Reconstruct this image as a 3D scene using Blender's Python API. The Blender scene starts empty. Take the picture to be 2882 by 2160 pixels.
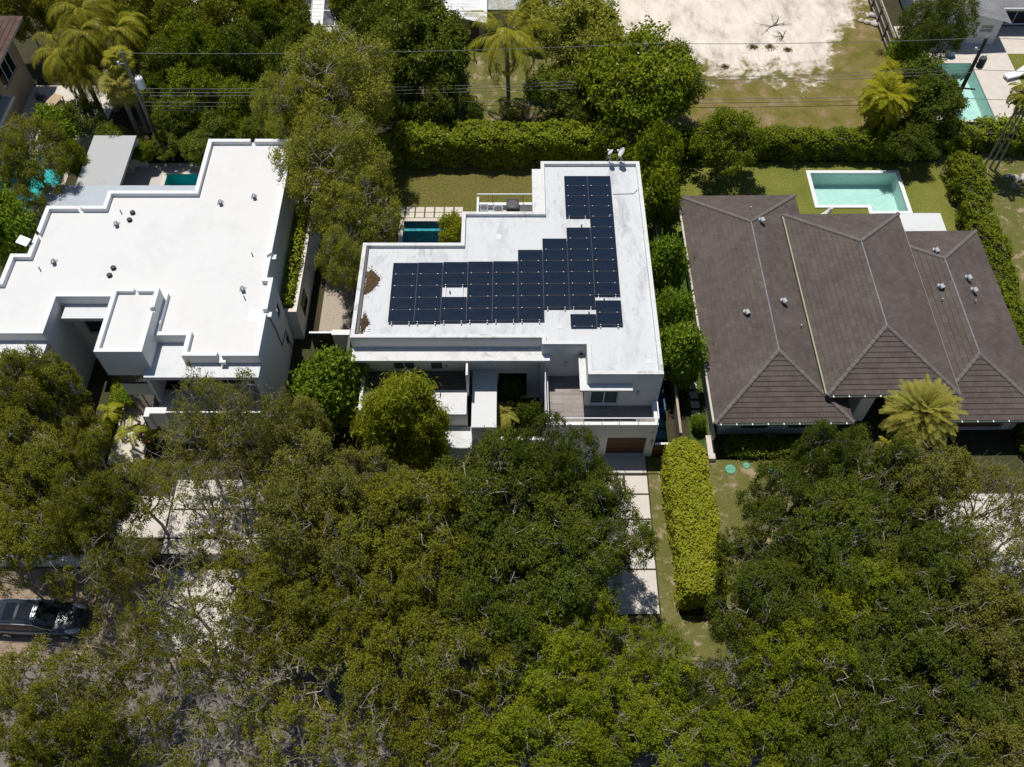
import bpy, math, random
import numpy as np
from mathutils import Vector, Matrix
random.seed(7)
R = math.radians
scene = bpy.context.scene
COL = scene.collection

# ------------------------------------------------------------------ camera
W0, H0, FPX, PITCH, CAMZ = 2882.0, 2160.0, 2572.0, R(56.0), 53.5
SP, CP = math.sin(PITCH), math.cos(PITCH)
cam = bpy.data.cameras.new("camera")
cam.sensor_width = 36.0
cam.sensor_fit = 'HORIZONTAL'
cam.lens = 36.0 * FPX / W0
cam.clip_start = 0.5
cam.clip_end = 2000.0
cam_o = bpy.data.objects.new("camera", cam)
COL.objects.link(cam_o)
cam_o.location = (0, 0, CAMZ)
cam_o.rotation_euler = (R(90) - PITCH, 0, 0)
scene.camera = cam_o

def at(px, py, z=0.0):
    """world point at height z seen at this survey pixel of the aerial photo"""
    u = (px - W0 / 2) / FPX
    v = (H0 / 2 - py) / FPX
    d = (u, CP + v * SP, -SP + v * CP)
    t = (z - CAMZ) / d[2]
    return Vector((d[0] * t, d[1] * t, z))

# ------------------------------------------------------------------ materials
MATS = {}
def new_mat(name):
    m = bpy.data.materials.new(name)
    m.use_nodes = True
    nt = m.node_tree
    nt.nodes.clear()
    out = nt.nodes.new('ShaderNodeOutputMaterial')
    MATS[name] = m
    return m, nt, out

class NT:
    def __init__(s, nt): s.nt = nt
    def n(s, typ, **kw):
        nd = s.nt.nodes.new(typ)
        for k, v in kw.items():
            if k.startswith('_'): setattr(nd, k[1:], v)
            else:
                nd.inputs[k.replace('__', ' ')].default_value = v
        return nd
    def l(s, a, b): s.nt.links.new(a, b)
    def coord(s, kind='Object'):
        return s.n('ShaderNodeTexCoord').outputs[kind]
    def noise(s, vec, scale, detail=4.0, rough=0.55, dist=0.0):
        nd = s.n('ShaderNodeTexNoise', Scale=scale, Detail=detail, Roughness=rough, Distortion=dist)
        s.l(vec, nd.inputs['Vector'])
        return nd.outputs['Fac']
    def ramp(s, fac, stops):
        nd = s.n('ShaderNodeValToRGB')
        e = nd.color_ramp.elements
        while len(e) < len(stops): e.new(0.5)
        for i, (p, c) in enumerate(stops):
            e[i].position = p
            e[i].color = (c[0], c[1], c[2], 1) if hasattr(c, '__len__') else (c, c, c, 1)
        s.l(fac, nd.inputs['Fac'])
        return nd.outputs['Color']
    def mix(s, fac, a, b, mode='MIX'):
        nd = s.n('ShaderNodeMix', _data_type='RGBA', _blend_type=mode)
        for k, v in ((0, fac), (6, a), (7, b)):
            if hasattr(v, 'is_linked') or hasattr(v, 'links'): s.l(v, nd.inputs[k])
            elif k == 0: nd.inputs[0].default_value = v
            else: nd.inputs[k].default_value = (v[0], v[1], v[2], 1)
        return nd.outputs[2]
    def mapping(s, vec, scale=(1, 1, 1), rot=(0, 0, 0), loc=(0, 0, 0)):
        nd = s.n('ShaderNodeMapping')
        nd.inputs['Scale'].default_value = scale
        nd.inputs['Rotation'].default_value = rot
        nd.inputs['Location'].default_value = loc
        s.l(vec, nd.inputs['Vector'])
        return nd.outputs['Vector']
    def bump(s, h, strength=0.3, dist=0.05):
        nd = s.n('ShaderNodeBump', Strength=strength, Distance=dist)
        s.l(h, nd.inputs['Height'])
        return nd.outputs['Normal']
    def bsdf(s, color, rough=0.7, metal=0.0, normal=None, spec=0.5, out=None, coat=0.0):
        nd = s.n('ShaderNodeBsdfPrincipled', Roughness=rough, Metallic=metal)
        nd.inputs['Specular IOR Level'].default_value = spec
        nd.inputs['Coat Weight'].default_value = coat
        if hasattr(color, 'links'): s.l(color, nd.inputs['Base Color'])
        else: nd.inputs['Base Color'].default_value = (color[0], color[1], color[2], 1)
        if normal is not None: s.l(normal, nd.inputs['Normal'])
        if out is not None: s.l(nd.outputs[0], out.inputs['Surface'])
        return nd

def mk(name, c, rough=0.7, var=0.12, scale=2.0, metal=0.0, spec=0.4, bump=0.0, coat=0.0):
    """plain material with soft tonal variation"""
    m, nt, out = new_mat(name)
    k = NT(nt)
    co = k.coord()
    f = k.noise(co, scale, 5.0, 0.6)
    lo = [x * (1 - var) for x in c]
    hi = [min(0.95, x * (1 + var)) for x in c]
    col = k.ramp(f, [(0.3, lo), (0.7, hi)])
    nm = k.bump(k.noise(co, scale * 9, 3.0), bump, 0.02) if bump else None
    k.bsdf(col, rough, metal, nm, spec, out, coat)
    return m

def mk_stained(name, base, stain, amount=0.5, scale=0.6, streak=(1, 1, 1), rough=0.75, fine=True, seams=False):
    """painted surface with dirt and rain marks that have shapes of their own"""
    m, nt, out = new_mat(name)
    k = NT(nt)
    co = k.coord()
    v = k.mapping(co, streak)
    a = k.noise(v, scale, 8.0, 0.68, 0.6)
    b = k.noise(co, scale * 0.25, 3.0, 0.5)
    mask = k.ramp(a, [(0.50, 0.0), (0.74, amount)])
    mask2 = k.ramp(b, [(0.42, 0.0), (0.62, 1.0)])
    mm = k.mix(1.0, mask, mask2, 'MULTIPLY')
    col = k.mix(mm, base, stain)
    c = k.noise(co, 14.0, 4.0, 0.7)
    col = k.mix(k.ramp(c, [(0.35, 0.10), (0.6, 0.0)]), col, stain)
    g = k.noise(v, scale * 5.0, 9.0, 0.8, 0.3)
    col = k.mix(k.mix(1.0, k.ramp(g, [(0.52, 0.0), (0.70, amount * 0.55)]), k.ramp(b, [(0.36, 0.25), (0.60, 1.0)]), 'MULTIPLY'), col, stain)
    if seams:
        br = k.n('ShaderNodeTexBrick', Scale=1.0)
        br.offset = 0.37
        br.inputs['Color1'].default_value = (0, 0, 0, 1); br.inputs['Color2'].default_value = (0, 0, 0, 1)
        br.inputs['Mortar'].default_value = (1, 1, 1, 1)
        br.inputs['Mortar Size'].default_value = 0.025
        br.inputs['Brick Width'].default_value = 7.0
        br.inputs['Row Height'].default_value = 1.02
        br.inputs['Mortar Smooth'].default_value = 0.6
        k.l(k.mapping(co, (1, 1, 1), (0, 0, R(90))), br.inputs['Vector'])
        sm = k.mix(1.0, br.outputs['Color'], k.ramp(k.noise(co, 0.5, 4.0), [(0.4, 0.0), (0.65, 0.22)]), 'MULTIPLY')
        col = k.mix(sm, col, stain)
    k.bsdf(col, rough, 0, k.bump(c, 0.15, 0.01), 0.25, out)
    return m

def mk_leaf(name, cols, trans=0.34, rough=0.5, tint=0.45, gain=2.35):
    """foliage: each leaf takes its own tone, whole sprays drift in hue"""
    m, nt, out = new_mat(name)
    k = NT(nt)
    cols = [tuple(min(0.34, v * gain * (1.04, 0.98, 0.75)[i]) for i, v in enumerate(c)) for c in cols]
    geo = k.n('ShaderNodeNewGeometry')
    rnd = geo.outputs['Random Per Island']
    n = len(cols)
    col = k.ramp(rnd, [(i / max(1, n - 1), c) for i, c in enumerate(cols)])
    big = k.noise(geo.outputs['Position'], 0.55, 3.0, 0.6)
    mid = [sum(c[j] for c in cols) / n for j in range(3)]
    warm = (mid[0] * 1.36, mid[1] * 1.16, mid[2] * 0.7)
    cool = (mid[0] * 0.68, mid[1] * 0.84, mid[2] * 0.8)
    drift = k.ramp(big, [(0.36, cool), (0.64, warm)])
    col = k.mix(tint, col, drift)
    oi = k.n('ShaderNodeObjectInfo')
    hsv = k.n('ShaderNodeHueSaturation')
    mr = k.n('ShaderNodeMapRange')
    mr.inputs['To Min'].default_value = 0.82; mr.inputs['To Max'].default_value = 1.18
    k.l(oi.outputs['Random'], mr.inputs['Value'])
    k.l(mr.outputs[0], hsv.inputs['Value'])
    k.l(col, hsv.inputs['Color'])
    col = hsv.outputs['Color']
    p = k.bsdf(col, rough * 0.85, 0, None, 0.06)
    t = k.n('ShaderNodeBsdfTranslucent')
    tc = k.mix(0.6, col, (mid[0] * 1.25, mid[1] * 1.35, mid[2] * 0.4))
    k.l(tc, t.inputs['Color'])
    mx = k.n('ShaderNodeMixShader', Fac=trans)
    k.l(p.outputs[0], mx.inputs[1]); k.l(t.outputs[0], mx.inputs[2])
    k.l(mx.outputs[0], out.inputs['Surface'])
    return m

def mk_grass(name, c1, c2, c3, bare=None, bare_amt=0.0, scale=1.0):
    m, nt, out = new_mat(name)
    k = NT(nt)
    co = k.coord()
    f = k.noise(co, 0.35 * scale, 5.0, 0.65, 0.3)
    col = k.ramp(f, [(0.32, c1), (0.5, c2), (0.68, c3)])
    g = k.noise(co, 9.0 * scale, 4.0, 0.75)
    col = k.mix(0.75, col, k.ramp(g, [(0.3, 0.45), (0.7, 1.35)]), 'MULTIPLY')
    if bare is not None:
        b = k.noise(co, 0.8 * scale, 7.0, 0.72, 0.4)
        col = k.mix(k.ramp(b, [(0.62 - bare_amt, 0.0), (0.7 - bare_amt, 1.0)]), col, bare)
    k.bsdf(col, 0.95, 0, k.bump(g, 0.6, 0.05), 0.1, out)
    return m

def mk_brick(name, c1, c2, mortar, bw, rh, ms=0.02, offset=0.5, uv=False, rot=0.0, var=None, rough=0.85, bump=0.0, smooth=0.1):
    m, nt, out = new_mat(name)
    k = NT(nt)
    co = k.coord('UV' if uv else 'Object')
    vec = k.mapping(co, (1, 1, 1), (0, 0, rot))
    br = k.n('ShaderNodeTexBrick', Scale=1.0)
    br.offset = offset
    br.inputs['Color1'].default_value = (*c1, 1); br.inputs['Color2'].default_value = (*c2, 1)
    br.inputs['Mortar'].default_value = (*mortar, 1)
    br.inputs['Mortar Size'].default_value = ms
    br.inputs['Mortar Smooth'].default_value = smooth
    br.inputs['Brick Width'].default_value = bw
    br.inputs['Row Height'].default_value = rh
    k.l(vec, br.inputs['Vector'])
    ob = k.coord('Object')
    f = k.noise(ob, 0.45, 5.0, 0.6)
    col = k.mix(1.0, br.outputs['Color'], k.ramp(f, [(0.3, 0.82), (0.7, 1.12)]), 'MULTIPLY')
    f2 = k.noise(ob, 18.0, 3.0, 0.7)
    col = k.mix(0.6, col, k.ramp(f2, [(0.3, 0.8), (0.7, 1.15)]), 'MULTIPLY')
    k.bsdf(col, rough, 0, k.bump(br.outputs['Fac'], bump, -0.02) if bump else None, 0.25, out)
    return m

def mk_glass(name, tint, rough=0.08):
    m, nt, out = new_mat(name)
    k = NT(nt)
    co = k.coord()
    f = k.noise(co, 0.7, 2.0)
    col = k.ramp(f, [(0.35, [c * 0.8 for c in tint]), (0.65, [c * 1.2 for c in tint])])
    k.bsdf(col, rough, 0, None, 0.8, out, coat=0.3)
    return m

def mk_water(name, tint, clear=0.8):
    """thin pool surface: tinted see-through with sky reflection and ripples"""
    m, nt, out = new_mat(name)
    k = NT(nt)
    co = k.coord()
    nm = k.bump(k.noise(co, 5.0, 4.0, 0.65, 0.8), 0.5, 0.06)
    tr = k.n('ShaderNodeBsdfTransparent')
    tr.inputs['Color'].default_value = (*tint, 1)
    gl = k.n('ShaderNodeBsdfGlossy', Roughness=0.04)
    k.l(nm, gl.inputs['Normal'])
    fr = k.n('ShaderNodeFresnel', IOR=1.33)
    k.l(nm, fr.inputs['Normal'])
    mx = k.n('ShaderNodeMixShader')
    k.l(fr.outputs[0], mx.inputs[0]); k.l(tr.outputs[0], mx.inputs[1]); k.l(gl.outputs[0], mx.inputs[2])
    k.l(mx.outputs[0], out.inputs['Surface'])
    return m

def mk_plaster(name, c, c2):
    m, nt, out = new_mat(name)
    k = NT(nt)
    co = k.coord()
    a = k.noise(co, 2.4, 4.0, 0.6, 1.4)
    col = k.ramp(a, [(0.35, c), (0.6, c2)])  # mottling paints rippling caustic sunlight into the plaster colour
    k.bsdf(col, 0.8, 0, None, 0.2, out)
    return m

# ------------------------------------------------------------------ mesh helper
class MB:
    def __init__(s): s.v = []; s.f = []; s.m = []; s.uv = []; s.has_uv = False
    def quad(s, a, b, c, d, mi=0, uv=None):
        i = len(s.v); s.v += [tuple(a), tuple(b), tuple(c), tuple(d)]; s.f.append((i, i + 1, i + 2, i + 3)); s.m.append(mi)
        s.uv += uv if uv else [(0, 0)] * 4
        if uv: s.has_uv = True
    def poly(s, pts, mi=0):
        i = len(s.v); s.v += [tuple(p) for p in pts]; s.f.append(tuple(range(i, i + len(pts)))); s.m.append(mi)
        s.uv += [(0, 0)] * len(pts)
    def box(s, x0, x1, y0, y1, z0, z1, mi=0, skip=''):
        p = [(x0, y0, z0), (x1, y0, z0), (x1, y1, z0), (x0, y1, z0), (x0, y0, z1), (x1, y0, z1), (x1, y1, z1), (x0, y1, z1)]
        for k, q in (('b', (3, 2, 1, 0)), ('t', (4, 5, 6, 7)), ('f', (0, 1, 5, 4)), ('r', (1, 2, 6, 5)), ('k', (2, 3, 7, 6)), ('l', (3, 0, 4, 7))):
            if k not in skip: s.quad(*[p[i] for i in q], mi=mi)
        return s
    def obox(s, c, size, rz=0.0, rx=0.0, mi=0):
        M = Matrix.Translation(c) @ Matrix.Rotation(rz, 4, 'Z') @ Matrix.Rotation(rx, 4, 'X')
        hx, hy, hz = size[0] / 2, size[1] / 2, size[2] / 2
        p = [M @ Vector(q) for q in ((-hx, -hy, -hz), (hx, -hy, -hz), (hx, hy, -hz), (-hx, hy, -hz), (-hx, -hy, hz), (hx, -hy, hz), (hx, hy, hz), (-hx, hy, hz))]
        for q in ((3, 2, 1, 0), (4, 5, 6, 7), (0, 1, 5, 4), (1, 2, 6, 5), (2, 3, 7, 6), (3, 0, 4, 7)): s.quad(*[p[i] for i in q], mi=mi)
        return s
    def prism(s, poly, z0, z1, skip=(), top=True, bottom=True, mi=0):
        n = len(poly)
        for i in range(n):
            if i in skip: continue
            a, b = poly[i], poly[(i + 1) % n]
            s.quad((*a, z0), (*b, z0), (*b, z1), (*a, z1), mi=mi)
        if top: s.poly([(*p, z1) for p in poly], mi)
        if bottom: s.poly([(*p, z0) for p in reversed(poly)], mi)
        return s
    def tube(s, pts, rad, n=6, cap=True, mi=0):
        pts = [Vector(p) for p in pts]
        rings = []
        for i, p in enumerate(pts):
            d = (pts[min(i + 1, len(pts) - 1)] - pts[max(i - 1, 0)])
            d = d.normalized() if d.length > 1e-9 else Vector((0, 0, 1))
            u = d.cross(Vector((0, 0, 1)) if abs(d.z) < 0.95 else Vector((1, 0, 0))).normalized()
            w = d.cross(u)
            r = rad[i] if hasattr(rad, '__len__') else rad
            rings.append([p + (u * math.cos(2 * math.pi * k / n) + w * math.sin(2 * math.pi * k / n)) * r for k in range(n)])
        for a, b in zip(rings, rings[1:]):
            for k in range(n): s.quad(a[k], b[k], b[(k + 1) % n], a[(k + 1) % n], mi)
        if cap:
            s.poly(rings[0], mi); s.poly(list(reversed(rings[-1])), mi)
        return s
    def lathe(s, prof, c=(0, 0, 0), n=14, mi=0):
        cs = [(math.cos(2 * math.pi * k / n), math.sin(2 * math.pi * k / n)) for k in range(n)]
        for (r0, z0), (r1, z1) in zip(prof, prof[1:]):
            for k in range(n):
                a, b = cs[k], cs[(k + 1) % n]
                P = lambda r, z, q: (c[0] + r * q[0], c[1] + r * q[1], c[2] + z)
                s.quad(P(r0, z0, a), P(r0, z0, b), P(r1, z1, b), P(r1, z1, a), mi)
        return s
    def build(s, name, mats, parent=None, smooth=False, weld=False):
        me = bpy.data.meshes.new(name)
        me.from_pydata(s.v, [], s.f)
        for m in (mats if isinstance(mats, (list, tuple)) else [mats]): me.materials.append(m)
        if any(s.m): me.polygons.foreach_set('material_index', s.m)
        if s.has_uv:
            ul = me.uv_layers.new(name='UVMap')
            ul.data.foreach_set('uv', [c for t in s.uv for c in t])
        if weld or smooth:
            import bmesh
            bm = bmesh.new(); bm.from_mesh(me)
            bmesh.ops.remove_doubles(bm, verts=bm.verts, dist=0.0008)
            bmesh.ops.recalc_face_normals(bm, faces=bm.faces)
            bm.to_mesh(me); bm.free()
        if smooth:
            me.polygons.foreach_set('use_smooth', [True] * len(me.polygons))
        me.update()
        o = bpy.data.objects.new(name, me)
        COL.objects.link(o)
        if parent: o.parent = parent
        return o

def np_mesh(name, V, F4, mats, parent=None, smooth=False):
    """quad mesh straight from arrays"""
    me = bpy.data.meshes.new(name)
    nf = len(F4)
    me.vertices.add(len(V)); me.vertices.foreach_set('co', np.asarray(V, np.float32).ravel())
    me.loops.add(nf * 4); me.loops.foreach_set('vertex_index', np.asarray(F4, np.int32).ravel())
    me.polygons.add(nf); me.polygons.foreach_set('loop_start', np.arange(0, nf * 4, 4, dtype=np.int32))
    me.update(calc_edges=True)
    for m in (mats if isinstance(mats, (list, tuple)) else [mats]): me.materials.append(m)
    return me

def tag(o, label=None, cat=None, group=None, kind=None):
    if label: o['label'] = label
    if cat: o['category'] = cat
    if group: o['group'] = group
    if kind: o['kind'] = kind
    return o
def empty(name, loc=(0, 0, 0), rz=0.0):
    o = bpy.data.objects.new(name, None)
    o.empty_display_size = 0.3
    COL.objects.link(o); o.location = loc; o.rotation_euler = (0, 0, rz)
    return o
def thing(name, label, cat, group=None, loc=(0, 0, 0), rz=0.0):
    return tag(empty(name, loc, rz), label, cat, group)
def copy_tree(o, parent=None):
    c = o.copy(); COL.objects.link(c)
    if parent: c.parent = parent
    for ch in list(o.children): copy_tree(ch, c)
    return c

def offset(poly, d):
    """inset (d>0) a counter-clockwise polygon with mitred corners"""
    n = len(poly); res = []
    for i in range(n):
        p0, p1, p2 = Vector(poly[i - 1]), Vector(poly[i]), Vector(poly[(i + 1) % n])
        d1 = (p1 - p0).normalized(); d2 = (p2 - p1).normalized()
        n1 = Vector((-d1.y, d1.x)); n2 = Vector((-d2.y, d2.x))
        b = n1 + n2
        k = d / max(0.2, 1 + n1.dot(n2))
        res.append((p1.x + b.x * k, p1.y + b.y * k))
    return res
def ring(mb, poly, t, z0, z1, gaps=None, skip=(), mi=0):
    """upstand of thickness t along a polygon, with scupper gaps {edge: [(a, b), ...]} in metres"""
    inn = offset(poly, t); n = len(poly)
    for i in range(n):
        if i in skip: continue
        a, b, ia, ib = [Vector(q) for q in (poly[i], poly[(i + 1) % n], inn[i], inn[(i + 1) % n])]
        L = (b - a).length
        cuts = [0.0]
        for g in sorted((gaps or {}).get(i, [])): cuts += [g[0] / L, g[1] / L]
        cuts.append(1.0)
        for j in range(0, len(cuts), 2):
            s0, s1 = cuts[j], cuts[j + 1]
            o0, o1, i0, i1 = a.lerp(b, s0), a.lerp(b, s1), ia.lerp(ib, s0), ia.lerp(ib, s1)
            mb.quad((*o0, z0), (*o1, z0), (*o1, z1), (*o0, z1), mi)
            mb.quad((*i1, z0), (*i0, z0), (*i0, z1), (*i1, z1), mi)
            mb.quad((*o0, z1), (*o1, z1), (*i1, z1), (*i0, z1), mi)
            if s0 > 0: mb.quad((*i0, z0), (*o0, z0), (*o0, z1), (*i0, z1), mi)
            if s1 < 1: mb.quad((*o1, z0), (*i1, z0), (*i1, z1), (*o1, z1), mi)
    return mb
def wall_open(mb, p0, p1, z0, z1, openings, depth=0.12, mi=0):
    """wall face from p0 to p1 (outside on its right-hand side), with real recessed openings (u0,u1,w0,w1)"""
    a, b = Vector(p0), Vector(p1)
    L = (b - a).length; d = (b - a) / L; inw = Vector((-d.y, d.x))
    us = sorted({0.0, L, *[o[0] for o in openings], *[o[1] for o in openings]})
    zs = sorted({z0, z1, *[o[2] for o in openings], *[o[3] for o in openings]})
    P = lambda u, z, k=0.0: (a.x + d.x * u + inw.x * k, a.y + d.y * u + inw.y * k, z)
    for u0, u1 in zip(us, us[1:]):
        for w0, w1 in zip(zs, zs[1:]):
            cu, cz = (u0 + u1) / 2, (w0 + w1) / 2
            if any(o[0] < cu < o[1] and o[2] < cz < o[3] for o in openings): continue
            mb.quad(P(u0, w0), P(u1, w0), P(u1, w1), P(u0, w1), mi)
    for (u0, u1, w0, w1) in openings:
        mb.quad(P(u0, w0), P(u0, w0, depth), P(u0, w1, depth), P(u0, w1), mi)
        mb.quad(P(u1, w0, depth), P(u1, w0), P(u1, w1), P(u1, w1, depth), mi)
        mb.quad(P(u0, w1), P(u0, w1, depth), P(u1, w1, depth), P(u1, w1), mi)
        mb.quad(P(u0, w0, depth), P(u0, w0), P(u1, w0), P(u1, w0, depth), mi)
    return P
def window(parent, p0, p1, op, depth=0.12, panes=1, frame_m=None, glass_m=None, fw=0.06, name='window', rows=1):
    """frame with recessed panes, set in an opening of wall_open(p0, p1)"""
    a, b = Vector(p0), Vector(p1)
    L = (b - a).length; d = (b - a) / L; inw = Vector((-d.y, d.x))
    u0, u1, w0, w1 = op
    ang = math.atan2(d.y, d.x)
    mb = MB()
    def bar(ua, ub, za, zb, k0, k1, m):
        c = a + d * ((ua + ub) / 2) + inw * ((k0 + k1) / 2)
        m.obox((c.x, c.y, (za + zb) / 2), (ub - ua, abs(k1 - k0), zb - za), ang)
    k0, k1 = depth - 0.07, depth - 0.005
    bar(u0, u1, w0, w0 + fw, k0, k1, mb); bar(u0, u1, w1 - fw, w1, k0, k1, mb)
    bar(u0, u0 + fw, w0 + fw, w1 - fw, k0, k1, mb); bar(u1 - fw, u1, w0 + fw, w1 - fw, k0, k1, mb)
    for i in range(1, panes):
        u = u0 + (u1 - u0) * i / panes
        bar(u - fw * 0.45, u + fw * 0.45, w0 + fw, w1 - fw, k0 + 0.004, k1, mb)
    for i in range(1, rows):
        z = w0 + (w1 - w0) * i / rows
        bar(u0 + fw, u1 - fw, z - fw * 0.4, z + fw * 0.4, k0 + 0.008, k1, mb)
    fr = mb.build(name, frame_m, parent)
    g = MB(); bar(u0 + fw, u1 - fw, w0 + fw, w1 - fw, depth - 0.03, depth - 0.012, g)
    g.build('pane', glass_m, fr)
    return fr
# ------------------------------------------------------------------ palette
WHITE = mk('white_stucco', (0.66, 0.665, 0.665), 0.85, 0.03, 1.2, bump=0.08, spec=0.2)
WHITE_OLD = mk_stained('weathered_white_stucco', (0.60, 0.61, 0.62), (0.28, 0.28, 0.27), 0.6, 0.9, (1, 1, 0.25))
ROOF_NEW = mk_stained('fresh_white_roof_coating', (0.62, 0.617, 0.608), (0.48, 0.48, 0.47), 0.6, 0.35, seams=True)
ROOF_OLD = mk_stained('worn_white_roof_coating', (0.56, 0.57, 0.58), (0.22, 0.23, 0.25), 0.95, 0.75, (1, 0.4, 1), seams=True)
COPING_OLD = mk_stained('dirty_white_coping', (0.62, 0.62, 0.61), (0.20, 0.19, 0.175), 0.95, 1.3, (1, 1, 1))
SLAB_BLUE = mk_stained('blue_grey_roof_slab', (0.40, 0.435, 0.485), (0.26, 0.28, 0.31), 0.5, 0.5)
SLAB_GREY = mk_stained('pale_grey_roof_slab', (0.40, 0.405, 0.41), (0.20, 0.20, 0.195), 0.7, 0.5)
CONC = mk_stained('pale_concrete', (0.48, 0.45, 0.41), (0.25, 0.23, 0.21), 0.6, 0.8)
CONC2 = mk_stained('driveway_concrete', (0.55, 0.51, 0.46), (0.28, 0.25, 0.22), 0.7, 0.5)
STONE = mk('limestone_paver', (0.54, 0.49, 0.43), 0.8, 0.08, 1.5, bump=0.1)
ASPHALT = mk('worn_asphalt', (0.165, 0.145, 0.130), 0.9, 0.16, 0.9, bump=0.3, spec=0.2)
SWALE = mk_grass('sandy_swale', (0.27, 0.205, 0.15), (0.32, 0.245, 0.18), (0.22, 0.165, 0.12), (0.20, 0.15, 0.10), 0.10, 1.2)
GRAVEL = mk('tan_gravel', (0.36, 0.31, 0.25), 0.95, 0.16, 6.0, bump=0.7, spec=0.1)
SOIL = mk_grass('garden_soil', (0.045, 0.040, 0.022), (0.060, 0.052, 0.030), (0.050, 0.058, 0.020), (0.10, 0.08, 0.055), 0.02, 1.0)
LAWN = mk_grass('green_lawn', (0.125, 0.142, 0.028), (0.155, 0.168, 0.033), (0.19, 0.185, 0.042), (0.25, 0.21, 0.11), 0.0, 0.8)
LAWN_DRY = mk_grass('olive_lawn', (0.120, 0.108, 0.030), (0.138, 0.122, 0.034), (0.118, 0.118, 0.028), None, 0, 0.5)
LAWN_SPARSE = mk_grass('sparse_lawn', (0.150, 0.138, 0.045), (0.118, 0.122, 0.032), (0.190, 0.160, 0.070), (0.30, 0.23, 0.15), 0.08, 1.1)
TURF = mk_grass('artificial_turf', (0.050, 0.085, 0.018), (0.060, 0.098, 0.020), (0.055, 0.090, 0.018))
WOODDECK = mk_brick('weathered_deck_planks', (0.30, 0.275, 0.25), (0.21, 0.19, 0.175), (0.10, 0.09, 0.08), 1.3, 0.15, 0.006, 0.4, rough=0.75)
DARKDECK = mk_brick('dark_deck_planks', (0.125, 0.105, 0.095), (0.085, 0.072, 0.066), (0.03, 0.027, 0.025), 1.3, 0.15, 0.006, 0.4, rough=0.7)
TILE = mk_brick('brown_flat_roof_tile', (0.082, 0.065, 0.059), (0.104, 0.083, 0.074), (0.045, 0.038, 0.036), 1.0, 1.0, 0.016, 0.5, uv=True, rough=0.85)
TILE_DARK = mk_brick('dark_flat_roof_tile', (0.068, 0.060, 0.060), (0.088, 0.076, 0.072), (0.032, 0.028, 0.027), 1.0, 1.0, 0.016, 0.5, uv=True, rough=0.85)
HIPCAP = mk('ridge_tile', (0.130, 0.112, 0.105), 0.85, 0.2, 3.0, bump=0.1)
MORTAR = mk('ridge_mortar', (0.20, 0.195, 0.205), 0.9, 0.3, 4.0)
REDTILE = mk_brick('maroon_roof_tile', (0.085, 0.050, 0.042), (0.12, 0.072, 0.060), (0.030, 0.020, 0.018), 1.0, 1.0, 0.02, 0.5, uv=True)
BEIGE = mk('beige_stucco', (0.36, 0.30, 0.23), 0.9, 0.06, 1.0, bump=0.1, spec=0.2)
CREAM = mk('cream_stucco', (0.64, 0.60, 0.52), 0.9, 0.05, 1.0, bump=0.08, spec=0.2)
FRAME_W = mk('white_aluminium', (0.72, 0.73, 0.74), 0.45, 0.03, 3.0)
FRAME_D = mk('dark_bronze_aluminium', (0.045, 0.042, 0.040), 0.45, 0.1, 3.0)
STEEL = mk('brushed_steel', (0.42, 0.43, 0.44), 0.35, 0.08, 4.0, metal=0.8)
GALV = mk('galvanised_metal', (0.48, 0.50, 0.52), 0.5, 0.12, 6.0, metal=0.35)
LEAD = mk('grey_vent_metal', (0.22, 0.23, 0.25), 0.55, 0.12, 5.0, metal=0.3)
BLACK = mk('black_plastic', (0.022, 0.022, 0.024), 0.5, 0.15, 4.0)
CHAR = mk('charcoal_metal', (0.065, 0.066, 0.070), 0.5, 0.15, 4.0)
GREYBLUE = mk('blue_grey_metal', (0.20, 0.23, 0.25), 0.5, 0.08, 3.0)
GLASS_G = mk_glass('green_tinted_glass', (0.085, 0.120, 0.112), 0.1)
GLASS_D = mk_glass('dark_glass', (0.014, 0.016, 0.018), 0.06)
GLASS_R = mk_glass('reflective_entry_glass', (0.10, 0.105, 0.085), 0.05)
GARAGE = mk_brick('brown_wood_slats', (0.150, 0.075, 0.042), (0.120, 0.060, 0.034), (0.05, 0.027, 0.016), 3.0, 0.14, 0.012, 0.5, rot=0.0, rough=0.6)
WOODGREY = mk('weathered_fence_wood', (0.16, 0.135, 0.105), 0.9, 0.25, 3.0, bump=0.3)
WOODRAIL = mk('pale_fence_rail', (0.34, 0.29, 0.23), 0.9, 0.2, 3.0, bump=0.3)
POLEWOOD = mk('creosote_pole_wood', (0.075, 0.066, 0.055), 0.9, 0.25, 2.5, bump=0.3)
POLEPALE = mk('pale_pole_wood', (0.20, 0.19, 0.15), 0.9, 0.25, 2.5, bump=0.3)
WIRE = mk('power_cable', (0.16, 0.16, 0.155), 0.5, 0.2, 2.0)
PANEL = None
def _panel():
    m, nt, out = new_mat('solar_cell_glass')
    k = NT(nt)
    co = k.coord()
    br = k.n('ShaderNodeTexBrick', Scale=1.0)
    br.offset = 0.0
    br.inputs['Color1'].default_value = (0.0075, 0.0135, 0.0260, 1); br.inputs['Color2'].default_value = (0.0095, 0.0165, 0.0310, 1)
    br.inputs['Mortar'].default_value = (0.014, 0.022, 0.040, 1)
    br.inputs['Mortar Size'].default_value = 0.004
    br.inputs['Brick Width'].default_value = 0.160; br.inputs['Row Height'].default_value = 0.160
    k.l(co, br.inputs['Vector'])
    oi = k.n('ShaderNodeObjectInfo')
    f = k.noise(k.coord('Object'), 1.1, 3.0)
    rg = k.ramp(f, [(0.3, 0.10), (0.7, 0.18)])
    p = k.bsdf(br.outputs['Color'], 0.25, 0, None, 0.42, out, coat=0.0)
    k.l(rg, p.inputs['Roughness'])
    return m
PANEL = _panel()
WATER_T = mk_water('turquoise_pool_water', (0.86, 0.955, 0.945))
WATER_B = mk_water('deep_pool_water', (0.50, 0.80, 0.86))
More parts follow.
